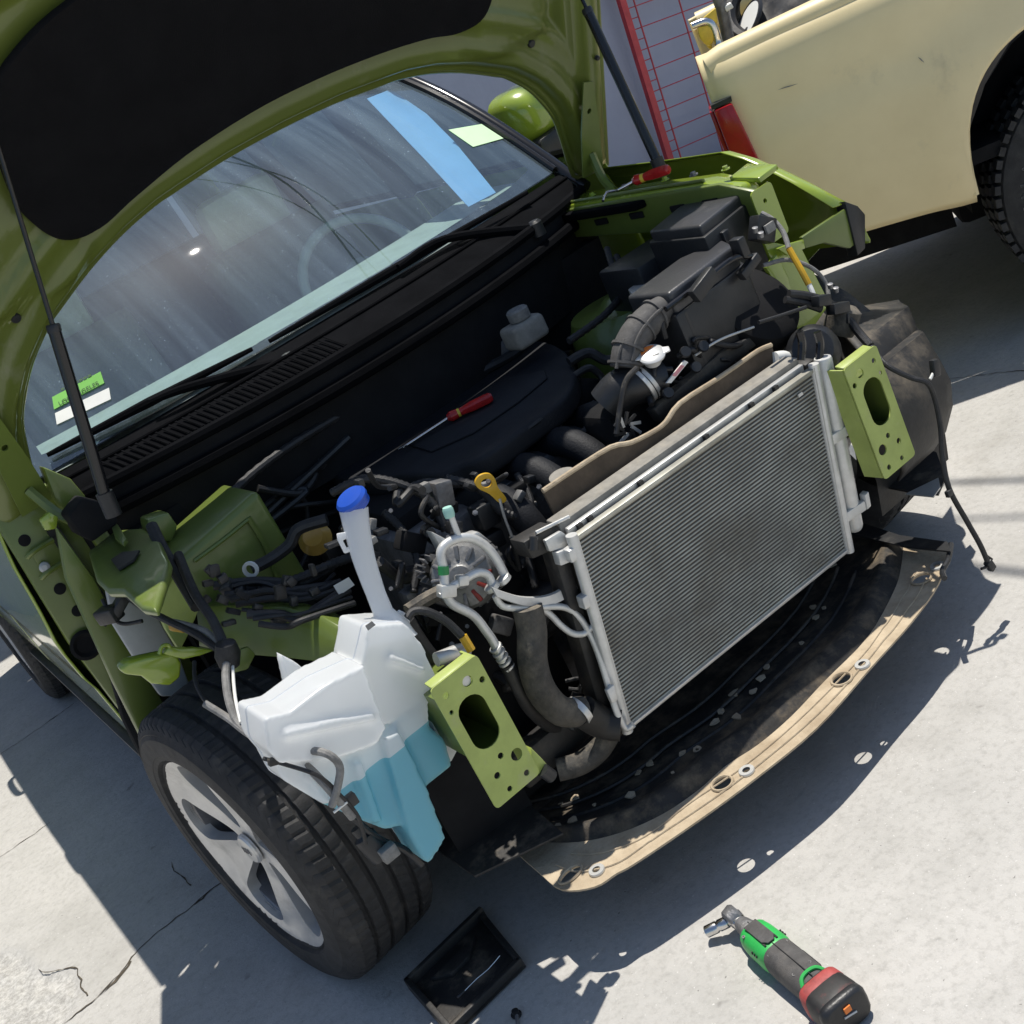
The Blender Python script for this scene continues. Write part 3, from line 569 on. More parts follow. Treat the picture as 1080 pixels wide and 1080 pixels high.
for s in (0, 1):
    MB().tube([ws(s, v/8, .004) for v in range(9)], .009, 8, k=3).build('pillar_trim', M['gloss_black'], car)
    MB().tube([ws(s, v/8, .0)+V((2*s-1)*.022, .012, -.004) for v in range(-1, 9)], .020, 10, k=3).build('windshield_pillar', M['gloss_black'], car)
MB().tube([ws(i/16, 1.0, .0) for i in range(17)], .012, 8, k=2).build('header_trim', M['gloss_black'], car)
from mathutils.bvhtree import BVHTree
WBVH = BVHTree.FromPolygons([tuple(v.co) for v in wsh.data.vertices], [tuple(p.vertices) for p in wsh.data.polygons])
def wpx(px, py, off=0):      # photo pixel on the windshield surface
    d = ray(px, py).normalized(); hit = WBVH.ray_cast(CP, d)
    q = hit[0] if hit[0] is not None else PL(px, py, V(0, .45, 1.09), WN)
    return q-d*(off/max(.25, -d.dot(WN)))
wu = V(1, 0, 0); wv = V(0, .866, .5)
wc_ = wpx(84, 417, .004)
ST = thing  # (stickers are parts of the windshield)
def wquad(pts, off, name, m): return MB().prism([wpx(x, y, off) for x, y in pts], WN*.0006).build(name, m, wsh)
wquad([(55,419),(106,392),(110,404),(57,432)], .002, 'green_sticker', M['sticker'])
wquad([(58,436),(115,409),(117,421),(60,448)], .002, 'white_sticker', M['paper'])
wquad([(473,137),(508,131),(531,146),(499,155)], .002, 'pale_sticker', M['paper_green'])
MB().prism([wpx(*t, -.02) for t in ((387,104),(412,94),(450,120),(480,150),(523,203),(494,218),(450,170))], WN*-.002).build('sky_reflection_panel', M['sky_reflection'], wsh)  # added panel, its blue paints a strip of reflected sky
su = (wpx(106,396,.02)-wpx(55,423,.02)); sv = wpx(80,400,.02)-wpx(84,420,.02)
place_text('sticker_text', 'LOS ANGELES', su.length*.135, wpx(83,415,.0034), su, sv, M['sticker_ink'], wsh)
for k in range(7): 
    t = .16+.10*k; q = wpx(57,416,.0034).lerp(wpx(104,392.5,.0034), t); MB().prism([q, q+su*.07, q+su*.07+sv.normalized()*.005, q+sv.normalized()*.005], WN*.0004).build('sticker_mark', M['sticker_ink'], wsh)
# ---- wipers
def wiper(tip, end, piv, mid):
    w_ = MB().tube([wpx(*tip, .010), wpx((tip[0]+end[0])/2, (tip[1]+end[1])/2, .014), wpx(*end, .010)], [.005,.011,.005], 8).build('wiper', M['cowl'], car)
    MB().tube([wpx(*piv, .02)-V(0,0,.02), wpx(*mid, .028), wpx((tip[0]+end[0])/2, (tip[1]+end[1])/2, .024)], [.013,.010,.007], 8).build('wiper_arm', M['cowl'], w_)
    MB().lathe([(.018,-.02),(.018,.012),(.012,.018),(0,.019)], wpx(*piv, .02)-V(0,0,.02), V(0,0,1), 16).build('pivot_cap', M['black'], w_)
wiper((50,480), (266,368), (300,372), (200,408)); wiper((284,360), (556,203), (562,232), (470,252))
# ---- cowl panel with its grille
def CFr(u): return V(.745*u, .215+.20*u*u, 1.0)
def cowl(u, v, off=0):
    k = 2*u-1; a = WB(k)+V(0,-.004,-.012); b = CFr(k); q = a.lerp(b, v); return q+V(0,0,.012*math.sin(math.pi*v)+off)
cw = MB().grid(lambda u, v: cowl(u, v), 48, 10).build('cowl_panel', M['cowl'], car, ang=60)
MB().tube([cowl(i/24, 1.0, .008) for i in range(25)], .013, 8, k=2).build('cowl_seal', M['cowl'], cw)
MB().tube([cowl(i/24, .45, .003) for i in range(25)], .004, 6, k=2).build('cowl_ridge', M['cowl'], cw)
for k in range(36):
    u = .08+.36*k/36; a, b = cowl(u, .55, .006), cowl(u+.008, .88, .006); MB().prism([a, a+V(.004,0,0), b+V(.004,0,0), b], V(0,0,.002)).build('grille_slat', M['cowl'], cw)
MB().grid(lambda u, v: CFr(2*u-1)+V(0, .02*v, -.22*v)+V(0,.02*math.sin(u*40)*0,0), 40, 6).build('cowl_front', M['black_matte'], car)
MB().tube([CFr(2*i/20-1)+V(0,-.012,-.045) for i in range(21)], .016, 8, k=2).build('cowl_front_rib', M['cowl'], car)
MB().box((0, .36, .62), (1.36, .05, .56)).build('firewall', M['black_matte'], car)
# ---- body shell: sides, doors, roof, rear
def bx(z): return interp([.22,.30,.45,.75,.95,1.05,1.10],[.80,.84,.872,.90,.887,.868,.852], z)
def side_panel(name, y0, y1, s, z0=.30, z1=1.08, arch=None, mm='green'):
    mb = MB(); ny_ = max(4, int((y1-y0)/.04)); nz_ = 22
    cut = lambda y, z: arch and math.hypot(y-arch[0], z-arch[1]) < arch[2]
    def f(u, v):
        y = y0+(y1-y0)*u; z = z0+(z1-z0)*v
        if arch:
            d = math.hypot(y-arch[0], z-arch[1])
            if d < arch[2] and d > .01: 
                k = arch[2]/d; y, z = arch[0]+(y-arch[0])*k, max(z0, arch[1]+(z-arch[1])*k)
        tuck = .10*smooth(2.75, 3.28, y)**2
        return V(s*(bx(z)-tuck+.006*smooth(.62,.66,z)*(1-smooth(.70,.86,z))), y, z)
    mb.grid(f, ny_, nz_); o = mb.build(name, M[mm], car, ang=50, fixn=True); q = o.modifiers.new('thick', 'SOLIDIFY'); q.thickness = .004; q.offset = 0; return o
for s in (-1, 1):
    d1 = side_panel('front_door', .452, 1.46, s); d2 = side_panel('rear_door', 1.466, 2.22, s); side_panel('rear_quarter', 2.226, 3.28, s, arch=(2.57,.33,.375))
    for d, y, xo in ((d1, 1.34, .905), (d2, 2.12, .925)):
        MB().tube([V(s*.892,y-.11,.93), V(s*xo,y-.09,.935), V(s*xo,y+.05,.935), V(s*.892,y+.07,.93)], .011, 8).build('handle', M['green'], d)
    MB().prism([V(s*.84,.45,.20), V(s*.868,.45,.30), V(s*.868,2.2,.30), V(s*.84,2.2,.20)], V(-s*.04,0,0)).build('sill_trim', M['black'], car, bevel=.006)
    MB().prism([V(s*.80,.47,.16), V(s*.80,.47,.34), V(s*.80,2.3,.34), V(s*.80,2.3,.16)], V(-s*.06,0,0)).build('sill', M['green_in'], car, bevel=.006)
    # side glass, beltline trim, upper frame
    MB().add([V(s*.850,.62,1.085), V(s*.850,3.0,1.13), V(s*.72,2.95,1.50), V(s*.72,1.12,1.49)], [(0,1,2,3)]).build('side_window', M['glass_side'], car)
    MB().tube([V(s*.856,.50,1.085), V(s*.860,1.8,1.10), V(s*.83,3.15,1.14)], .012, 6, k=3).build('belt_trim', M['gloss_black'], car)
    for y, w_ in ((1.46,.05),(2.2,.05)): MB().prism([V(s*.853,y-w_,1.09), V(s*.853,y+w_,1.09), V(s*.722,y+w_,1.51), V(s*.722,y-w_,1.51)], V(-s*.03,0,-.01)).build('door_pillar', M['gloss_black'], car)
    MB().prism([V(s*.83,2.9,1.10), V(s*.80,3.26,1.10), V(s*.70,3.1,1.52), V(s*.72,2.75,1.52)], V(-s*.05,0,0)).build('rear_pillar', M['green'], car, bevel=.01)
    MB().tube([V(s*.705,1.10,1.50), V(s*.715,1.5,1.54), V(s*.72,2.3,1.55), V(s*.70,3.1,1.53)], .026, 10, k=4).build('roof_rail', M['green'], car)
MB().grid(lambda u, v: V((2*u-1)*.71, 1.0+.10*(2*u-1)**2*(1-v)+2.12*v, 1.52+.055*(1-(2*u-1)**2)+.03*math.sin(math.pi*v)), 20, 24).build('roof', M['green'], car, ang=60)
MB().add([V(-.64,3.13,1.52), V(.64,3.13,1.52), V(.74,3.30,1.05), V(-.74,3.30,1.05)], [(0,1,2,3)]).build('rear_window', M['glass_side'], car)
MB().prism([V(-.78,3.30,.45), V(.78,3.30,.45), V(.76,3.32,1.06), V(-.76,3.32,1.06)], V(0,-.04,0)).build('tailgate', M['green'], car, bevel=.01)
MB().prism([V(-.82,3.10,.25), V(-.70,3.36,.25), V(.70,3.36,.25), V(.82,3.10,.25), V(.80,3.0,.25), V(-.80,3.0,.25)], V(0,0,.30)).build('rear_bumper', M['green'], car, bevel=.02)
MB().box((0, 1.85, .24), (1.56, 2.75, .06)).build('floor_pan', M['black_matte'], car)
# ---- interior
ds = MB().grid(lambda u, v: V((2*u-1)*.70, .46+.12*(2*u-1)**2+.42*v, 1.045-.02*v-.10*smooth(.75,1,v)+.025*math.sin(u*math.pi*3)**2*v), 30, 10).build('dashboard', M['dash'], car, ang=60)
MB().grid(lambda u, v: V((2*u-1)*.70, .50+.10*(2*u-1)**2+.22*v, 1.076+.006*v), 30, 3).build('sunlit_dash_strip', M['primer'], ds, ang=60)  # paler strip paints in sun on the front lip of the dash
MB().box((0, .98, .75), (1.40, .10, .42)).build('dash_face', M['dash'], ds, bevel=.03)
sw = MB().tube([V(.36+.185*math.cos(a), .98+.075*math.sin(a)+.0, 1.0+.165*math.sin(a)) for a in (2*math.pi*i/16 for i in range(16))], .015, 10, closed=True, k=4).build('steering_wheel', M['wheel_rim'], car)
MB().box((.36, 1.0, 1.0), (.34, .03, .05)).build('spoke_bar', M['seat'], sw, bevel=.01); MB().lathe([(.06,-.03),(.065,0),(.04,.02),(0,.022)], V(.36,.98,1.0), V(0,-.9,.4), 20).build('airbag_hub', M['seat'], sw)
for s in (-1, 1):
    st = MB().grid(lambda u, v: V(s*.36+(u-.5)*.48, 1.40+.22*v-.03*math.sin(math.pi*u), .55+.62*v)-V(0, .05*(abs(u-.5)*2)**3, 0), 12, 12).build('front_seat', M['seat'], car); q = st.modifiers.new('thick', 'SOLIDIFY'); q.thickness = .11
    MB().box((s*.36, 1.36, .52), (.48, .50, .14)).build('cushion', M['seat'], st, bevel=.04); MB().box((s*.36, 1.62, 1.26), (.28, .10, .19)).build('headrest', M['headrest'], st, bevel=.04)
MB().box((0, 2.6, .90), (1.2, .14, .62)).build('rear_seat', M['seat'], car, bevel=.04)
MB().box((-.52, .58, 1.07), (.26, .16, .006), Matrix.Rotation(.2, 3, 'Z')).build('dash_paper', M['paper'], car)
# ---- door mirror
mir = MB(); MC = V(.97, .80, 1.18)
for i in range(13):
    t = i/12; yy = MC.y-.085+.15*t; k = math.sqrt(max(0, 1-(1-min(1, t*1.6))**2)); 
    for j in range(24):
        a = 2*math.pi*j/24; ca_, sa_ = math.cos(a), math.sin(a); e = .55
        mir.v.append(V(MC.x+(.105*k+.004)*math.copysign(abs(ca_)**e, ca_), yy, MC.z+(.078*k+.003)*math.copysign(abs(sa_)**e, sa_)+.012*k))
mir.f = [(i*24+j, i*24+(j+1) % 24, (i+1)*24+(j+1) % 24, (i+1)*24+j) for i in range(12) for j in range(24)]+[tuple(range(24)), tuple(range(12*24, 13*24))]
mir.f = [f for f in mir.f]
mr_ = mir.build('door_mirror', M['green'], car, ang=60)
MB().prism([V(.875,.71,1.065), V(1.04,.705,1.085), V(1.075,.71,1.15), V(.885,.71,1.128)], V(0,.14,0)).build('mirror_base', M['black'], mr_, bevel=.012)
MB().tube([V(.86,.74,1.08), V(.93,.76,1.10)], .028, 10, k=1).build('mirror_foot', M['black'], mr_)
# ---- wheels
HUB = V(-.8835, 0, .325); STE = .137
def car_wheel(c, n):
    """c centre of the tyre, n outward axis"""
    n = Vector(n).normalized(); up = V(0,0,1); fw = up.cross(n); fw = fw if fw.y < 0 else -fw
    h = .112; RO = .328; prof = []
    def add(r, x, k=0): prof.append((r, x, k))
    for r, x in ((.222,-.095),(.232,-.106),(.262,-.116),(.292,-.113),(.308,-.104)): add(r, x)
    add(RO-.010,-.098,1); add(RO-.002,-.088,1); add(RO,-.072,1)
    for gx_ in (-.056, -.019, .019, .056):
        add(RO+.001, gx_-.0062, 2 if abs(gx_) < .05 else 1); add(RO-.008, gx_-.0045); add(RO-.008, gx_+.0045); add(RO+.001, gx_+.0062, 2 if abs(gx_) < .05 else 1)
    add(RO,.072,1); add(RO-.002,.088,1); add(RO-.010,.098,1)
    for r, x in ((.308,.104),(.300,.109),(.298,.108),(.290,.113),(.262,.116),(.252,.1155),(.250,.114),(.240,.112),(.236,.104),(.232,.106),(.224,.098)): add(r, x)
    NS = 304; vs = []; 
    for r, x, k in prof:
        for j in range(NS):
            rr2 = r
            if k == 1 and j % 4 == 0: rr2 = r-.0035
            a = 2*math.pi*(j+(1.5 if k == 2 else x*30*(1 if k else 0)))/NS
            vs.append(c+n*x+rr2*(math.cos(a)*fw+math.sin(a)*up))
    fs = [(i*NS+j, i*NS+(j+1) % NS, (i+1)*NS+(j+1) % NS, (i+1)*NS+j) for i in range(len(prof)-1) for j in range(NS)]
    # barrel is the wheel part itself
    w_ = MB().lathe([(.226,-.10),(.228,-.09),(.212,-.075),(.205,.02),(.212,.08),(.224,.090),(.226,.094),(.224,.094),(.216,.088)], c, n, 48, cap=False).build('wheel', M['wheel_in'], car)
    MB().add(vs, fs).build('tyre', M['rubber'], w_, ang=25)
    holes = []
    for k in range(5):
        a0 = R(25+72*k); lp = []
        shape = [(.048,-4),(.064,-14),(.10,-16.5),(.150,-17.5),(.195,-17),(.213,-11),(.217,0),(.213,11),(.195,17),(.150,17.5),(.10,16.5),(.064,14),(.048,4)]
        sm_ = catmull([V(r*math.cos(a0+R(d)), r*math.sin(a0+R(d)), 0) for r, d in shape], 3, True); holes.append([(q.x, q.y) for q in sm_])
    outer = circ(0, 0, .2365, n=72)
    pm_ = MB().plate(outer, holes, V(0,0,0), V(1,0,0), V(0,1,0), .026)
    # refine radially by adding dish: cone from hub to lip
    def dish(q):
        r = math.hypot(q.x, q.y); back = q.z < -.001; z = .100-.020*(1-smooth(.03,.21,r))+(q.z if back else 0)+(.008*smooth(.205,.232,r))-(.009*abs(math.cos(2.5*(math.atan2(q.y, q.x)-R(25))-math.pi/2))**6*smooth(.05,.10,r)*(1-smooth(.19,.22,r)) if not back else 0)
        return c+n*(z-.004)+fw*q.x+up*q.y
    bm = bmesh.new(); me_ = bpy.data.meshes.new('x'); me_.from_pydata([tuple(v) for v in pm_.v], [], pm_.f); bm.from_mesh(me_)
    bmesh.ops.subdivide_edges(bm, edges=[e for e in bm.edges if e.calc_length() > .022], cuts=3, use_grid_fill=True); bmesh.ops.triangulate(bm, faces=bm.faces)
    bm.verts.index_update(); q = MB().add([v.co.copy() for v in bm.verts], [tuple(v.index for v in f.verts) for f in bm.faces]); bm.free()
    q.v = [dish(v) for v in q.v]; q.build('rim_face', M['wheel'], w_, ang=35)
    MB().lathe([(.034,0),(.034,.006),(.030,.010),(.0,.012)], c+n*.080, n, 32).build('hub_cap', M['wheel'], w_)
    place_text('badge', 'KIA', .020, c+n*.0925, fw, up, M['wheel_in'], w_, .0006)
    MB().lathe([(.0,.012),(.07,.012),(.075,.02),(.14,.025),(.142,.0),(.07,-.01)], c, n, 40, cap=False).build('brake_disc', M['alu_dark'], w_)
    MB().box(c+n*.02-fw*.10+up*.06, (.05,.09,.14)).build('caliper', M['alu_dark'], w_, bevel=.012)
    return w_
nr = V(-math.cos(STE), -math.sin(STE), 0)
fwheel = car_wheel(HUB-nr*.112, nr)
car_wheel(V(.772, 0, .325), V(math.cos(STE), math.sin(STE), 0)); car_wheel(V(-.772, 2.57, .325), V(-1,0,0)); car_wheel(V(.772, 2.57, .325), V(1,0,0))
# ---- bumper mounting plates
def mount_plate(s):
    x0, x1, y, zt, zb = .4615, .5593, -.559, .6444, .3958
    w_, h = x1-x0, zt-zb; U = V(s, 0, 0); O = V(s*x0, y, zb)
    hl = [rrect(.024, h*.40, w_-.020, h*.80, .026), circ(w_*.36, h*.885, .0095), circ(w_*.12, h*.83, .0055), circ(w_*.80, h*.90, .0055), circ(w_*.86, h*.78, .004), circ(w_*.22, h*.23, .011), circ(w_*.48, h*.30, .0055), circ(w_*.70, h*.20, .006), circ(w_*.22, h*.07, .0055), circ(w_*.62, h*.06, .005)]
    mb = MB().plate(rrect(0, 0, w_, h, .008, 3), hl, O, U, V(0,0,1), .0032 if s < 0 else -.0032)
    o = mb.build('bumper_mount_plate', M['green_plate'], car, ang=30)
    # returned flanges (top and inner side) and crash box behind
    MB().prism([V(s*(x0+.006), y+.003, zt-.001), V(s*(x1-.006), y+.003, zt-.001), V(s*(x1-.006), y+.024, zt+.003), V(s*(x0+.006), y+.024, zt+.003)], V(0,0,-.004)).build('top_flange', M['green_plate'], o, bevel=.0015)
    MB().prism([V(s*(x0+.001), y+.003, zt-.004), V(s*(x0+.001), y+.05, zt-.004), V(s*(x0+.001), y+.05, zb+.004), V(s*(x0+.001), y+.003, zb+.004)], V(s*.004,0,0)).build('side_flange', M['green_plate'], o)
    bxm = MB(); cx, cz = s*(x0+w_/2), zb+h*.58
    ring0 = [V(cx+a, y+.006, cz+b) for a, b in ((-.034,-.06),(.034,-.06),(.034,.06),(-.034,.06))]; ring1 = [v+V(0,.42,.01) for v in ring0]
    bxm.add(ring0+ring1, [(i, (i+1) % 4, 4+(i+1) % 4, 4+i) for i in range(4)]); bxm.build('crash_box', M['green_in'], o)
    if s < 0:
        MB().prism(pp([(560,788),(572,800),(579,808),(570,818),(561,808)], 'y', y+.012), V(0,.02,0)).build('tab', M['green_plate'], o, bevel=.003)
        MB().tube(pp([(572,812),(582,819)], 'y', y+.01), .012, 12, k=1).build('rubber_stop', M['black'], o)
        MB().lathe([(.0095,0),(.0085,.003),(0,.0035)], V(s*(x0+w_*.36), y+.004, zb+h*.885), V(0,-1,0), 18).build('bolt', M['alu_white'], o)
    return o
mount_plate(-1); mount_plate(1)
# ---- condenser, radiator
CM = V(.1265, -.515, .665); CHX = V(.3065, 0, -.010); CBv = V(-.049, .04, -.386); cn = CHX.cross(CBv).normalized(); cn = cn if cn.y < 0 else -cn
def cpt(a, b, d=0): return CM+CHX*a+CBv*b-cn*d       # a -1..1 across, b 0..1 down, d back
cond = MB().prism([cpt(-1,.0,.006), cpt(1,.0,.006), cpt(1,1,.006), cpt(-1,1,.006)], -cn*.010).build('condenser', M['fin'], car)
tb = MB(); NT = 50
for i in range(NT):
    b = (i+.5)/NT; tb.tube([cpt(-1,b,.0052), cpt(1,b,.0052)], .0017, 6, k=1)
tb.build('tube_row', M['fin_tube'], cond)['kind'] = 'stuff'
fz = MB()
for i in range(NT-1):
    b0, b1 = (i+.72)/NT, (i+1.28)/NT; n_ = 110
    pts = [cpt(-1+2*j/n_, b0 if j % 2 else b1, .0062) for j in range(n_+1)]; q = [p_-cn*.006 for p_ in pts]
    fz.add(pts+q, [(j, j+1, n_+2+j, n_+1+j) for j in range(n_)])
fz.build('fin_row', M['fin'], cond, fixn=False)['kind'] = 'stuff'
MB().prism([cpt(-1.0,-.016,.0), cpt(1.0,-.016,.0), cpt(1.0,.004,.0), cpt(-1.0,.004,.0)], -cn*.016).build('top_rail', M['fin_tube'], cond, bevel=.0015)
MB().prism([cpt(-1.0,.996,.0), cpt(1.0,.996,.0), cpt(1.0,1.014,.0), cpt(-1.0,1.014,.0)], -cn*.016).build('bottom_rail', M['alu'], cond, bevel=.0015)
for s in (-1, 1):
    a = s*1.028; MB().tube([cpt(a,-.03,.006), cpt(a,1.025,.006)], .0105, 14, k=1).build('header_tank', M['alu_white'], cond)
    MB().prism([cpt(s*1.002,-.02,-.002), cpt(s*1.018,-.02,-.002), cpt(s*1.018,1.02,-.002), cpt(s*1.002,1.02,-.002)], -cn*.012).build('header_plate', M['alu'], cond)
rd = MB().lathe([(.0,-.004),(.013,-.003),(.0165,.002),(.018,.008),(.018,.372),(.0165,.376),(.0,.378)], cpt(1.135,.94,.012), -CBv, 20).build('receiver_drier', M['alu_white'], cond)
for b in (.36, .80):
    MB().prism([cpt(1.03,b,-.002), cpt(1.20,b-.005,-.010), cpt(1.205,b+.05,-.010), cpt(1.03,b+.055,-.002)], -cn*.018).build('clip', M['alu_white'], rd, bevel=.002)
    MB().prism([cpt(1.205,b-.035,-.012), cpt(1.245,b-.04,-.012), cpt(1.245,b+.045,-.012), cpt(1.205,b+.05,-.012)], -cn*.016).build('clip_tab', M['alu_white'], rd, bevel=.002)
for b in (.02, .26):
    MB().prism([cpt(-1.09,b,-.002), cpt(-1.02,b,-.002), cpt(-1.02,b+.06,-.002), cpt(-1.09,b+.06,-.002)], -cn*.02).build('bracket', M['alu_white'], cond, bevel=.002)
MB().box(cpt(.85,.06,.0), (.012,.003,.006)).build('scuff', M['alu'], cond)
# radiator: core, upper tank, fan shroud
rad = MB().prism([cpt(-1.02,.02,.030), cpt(1.02,.02,.030), cpt(1.02,1.0,.030), cpt(-1.02,1.0,.030)], -cn*.020).build('radiator', M['fin'], car)
MB().prism([cpt(-1.0,-.035,.024), cpt(1.0,-.035,.024), cpt(1.0,.02,.024), cpt(-1.0,.02,.024)], -cn*.012).build('side_rail', M['alu'], rad, bevel=.002)
MB().prism([cpt(-1.02,-.06,.040), cpt(1.02,-.06,.040), cpt(1.02,.03,.040), cpt(-1.02,.03,.040)], -cn*.040).build('upper_rail', M['dusty_grey'], rad, bevel=.003)
for a in (-.93,-.85,-.45,.1,.5,.72): MB().box(cpt(a,-.02,.021), (.010,.012,.010)).build('clip', M['black'], rad)
MB().prism([cpt(-1.04,.03,.085), cpt(1.04,.03,.085), cpt(1.04,1,.085), cpt(-1.04,1,.085)], -cn*.02).build('fan_shroud', M['black_dusty'], rad)
for s in (-1, 1): MB().prism([cpt(s*1.03,-.02,.028), cpt(s*1.13,-.02,.028), cpt(s*1.13,1.02,.028), cpt(s*1.03,1.02,.028)], -cn*.045).build('end_tank', M['black_dusty'], rad, bevel=.008)
shy = -.425
sh_top = [(573,518),(607,495),(644,472),(666,467),(690,455),(703,445),(718,425),(755,401),(777,386),(800,370),(814,364)]
sh_bot = [(821,392),(588,548)]
shd = MB().prism(pp(sh_top+sh_bot, 'y', shy), V(0,.006,0)).build('air_deflector', M['brown'], car, ang=30)
MB().tube([p_+V(0,.002,0) for p_ in pp(sh_top, 'y', shy)], .005, 8, k=3).build('rolled_lip', M['tan'], shd)
MB().prism([P(588,549,'y',shy-.001), P(822,392,'y',shy-.001), P(822,392,'y',shy-.001)+V(.0,-.05,.006), P(588,549,'y',shy-.001)+V(0,-.05,.006)], V(0,0,-.006)).build('foot_flange', M['dusty_grey'], shd, bevel=.002)
MB().lathe([(.026,-.004),(.026,.004),(.020,.007),(0,.008)], P(594,503,'y',-.385), V(0,-.2,1), 24).build('mount_cap', M['dusty_grey'], shd)
# upper-left radiator mount with brackets
mt = MB().prism(pp([(552,572),(585,553),(600,560),(603,572),(562,590)], 'y', -.475), V(0,.05,0)).build('radiator_mount', M['black_dusty'], car, bevel=.004)
MB().tube(pp([(563,566),(563,580)], 'y', -.48), .008, 10, k=1).build('pin', M['black'], mt); MB().tube(pp([(565,562),(600,545)], 'y', -.475), .0035, 8, k=1).build('rod', M['alu'], mt)
MB().prism(pp([(575,570),(592,560),(600,566),(598,578),(580,582)], 'y', -.49), V(0,.01,0)).build('bracket', M['alu'], mt, bevel=.002)
MB().prism(pp([(588,583),(600,578),(604,592),(592,597)], 'y', -.50), V(0,.02,0)).build('bracket', M['alu_white'], mt, bevel=.002)
MB().tube(pp([(817,378),(828,377),(838,383)], 'y', -.43), .013, 12).build('overflow_spout', M['paper'], car)
MB().tube(pp([(846,360),(846,376)], 'y', -.43), .010, 10, k=1).build('mount_pin', M['black'], car)
# ---- undercover tray: dished floor, ridge and the dust-caked front lip with its holes
ZU = .155
def up_(px, py): q = P(px, py, 'z', ZU); return q
lip_out = [(542,897),(566,918),(592,938),(627,935),(650,921),(670,910),(735,866),(795,822),(862,767),(920,702),(962,655),(990,615),(1002,578)]
lip_in = [(953,572),(950,600),(942,625),(915,672),(870,718),(835,755),(800,785),(765,808),(738,832),(700,858),(655,878),(610,888),(566,888)]
lo = [up_(*t) for t in lip_out]; li = [up_(*t) for t in lip_in]
lo2 = catmull(lo, 4); li2 = catmull(li, 4)
loop = [(v.x, v.y) for v in lo2+li2]; holes = []
for (px, py), rx, ry in (((602,923),.025,.015),((762,827),.020,.020),((888,717),.020,.020),((972,611),.021,.020)):
    c = up_(px, py); holes.append(circ(c.x, c.y, rx, ry, 24))
small = []
for px, py in ((630,919),(788,814),(910,702),(989,598)):
    c = up_(px, py); small.append(c); holes.append(circ(c.x, c.y, .0075, n=14))
tray = MB().plate(loop, holes, V(0,0,ZU), V(1,0,0), V(0,1,0), .004).build('undercover_lip', M['tan'], car, ang=30)
for c in small: MB().lathe([(.0075,.005),(.0145,.005),(.0155,.003),(.0155,.0005),(.0075,.0005)], V(c.x, c.y, ZU), V(0,0,1), 20, cap=False).build('clip_ring', M['alu'], tray)
for h in holes[:4]: MB().tube([V(x, y, ZU+.002) for x, y in h], .0028, 6, closed=True, k=1).build('hole_rim', M['tan'], tray)
for dz, inset, r_ in ((.001, .30, .0022), (.001, .62, .0018)):
    MB().tube([a_.lerp(li2[min(len(li2)-1, int((1-i/(len(lo2)-1))*(len(li2)-1)))], inset)+V(0,0,dz) for i, a_ in enumerate(lo2)][5:-4], r_, 6, k=2).build('pressed_bead', M['tan'], tray)
# ridge: rises behind the lip, then the floor runs back under the engine
rv = []; 
inner = li2[::-1]                                            # right to left in x, i.e. from x-min to x-max
prof_ = [(0,0,-.002),(.006,.008,.006),(.018,.018,.016),(.034,.03,.022),(.05,.045,.020),(.075,.07,.004),(.12,.20,-.012),(.18,.32,-.012),(.26,.50,-.005)]
for a_ in inner:
    t = a_.x/.6
    for d1, d2, dz in prof_: rv.append(V(a_.x*(1-.06*d2), a_.y+d2*1.05, ZU+dz))
npf = len(prof_); und = MB().add(rv, [(i*npf+j, (i+1)*npf+j, (i+1)*npf+j+1, i*npf+j+1) for i in range(len(inner)-1) for j in range(npf-1)]).build('undercover_tray', M['tray'], car, ang=60)
MB().box((0, .0, ZU-.02), (1.10, .55, .02)).build('undercover_panel', M['black_dusty'], car, bevel=.005)
MB().box((0, -.36, .30), (.86, .05, .07)).build('lower_crossmember', M['black_dusty'], car, bevel=.008)
MB().prism([V(-.60,-.38,.195), V(-.44,-.46,.195), V(-.40,-.15,.20), V(-.60,-.10,.20)], V(0,0,.006)).build('shadow_filler_panel', M['black_dusty'], car, bevel=.002)  # added black panel, closes light gaps in the ground shadow
MB().prism([V(-.58,-.30,.20), V(-.42,-.33,.20), V(-.42,-.33,.55), V(-.58,-.30,.50)], V(0,.008,0)).build('liner_panel', M['black_matte'], car)  # added with the panel above to keep the ground shadow solid
rf = random.Random(11)
for k in range(4):
    MB().tube([q+V(0,.06+.05*k,.0) for q in [V(a_.x*.97, a_.y, ZU-.002+.002*k) for a_ in inner[4:-4:3]]], .004, 6, k=2).build('tray_rib', M['black_dusty'], und)
for k in range(26):
    a_ = inner[rf.randrange(3, len(inner)-3)]; c_ = V(a_.x*.97+rf.uniform(-.03,.03), a_.y+rf.uniform(.05,.17), ZU+.002); n_ = rf.randint(5, 7); s_ = rf.uniform(.004, .013)
    MB().prism([c_+V(s_*rf.uniform(.5,1.3)*math.cos(6.28*j/n_), s_*rf.uniform(.5,1.3)*math.sin(6.28*j/n_), 0) for j in range(n_)], V(0,0,.003)).build('mud_flake', M['tan'], und)
# left-hand end of the undercover and torn flap
fl = MB().prism(pp([(905,505),(925,498),(962,474),(988,478),(998,505),(990,523),(960,520),(918,512)], 'z', .25), V(0,0,.004)).build('splash_flap', M['black_dusty'], car)
MB().prism(pp([(955,522),(990,505),(992,515),(985,525)], 'z', .255), V(0,0,.003)).build('torn_edge', M['alu'], fl)
MB().prism(pp([(895,548),(950,566),(1000,573),(1003,583),(955,578),(900,565)], 'z', .185), V(0,0,.004)).build('flap_edge', M['black'], fl)
MB().tube(pp([(1003,574),(1000,590),(994,602),(996,610)], 'z', .175), .006, 8).build('end_clip', M['black'], fl)
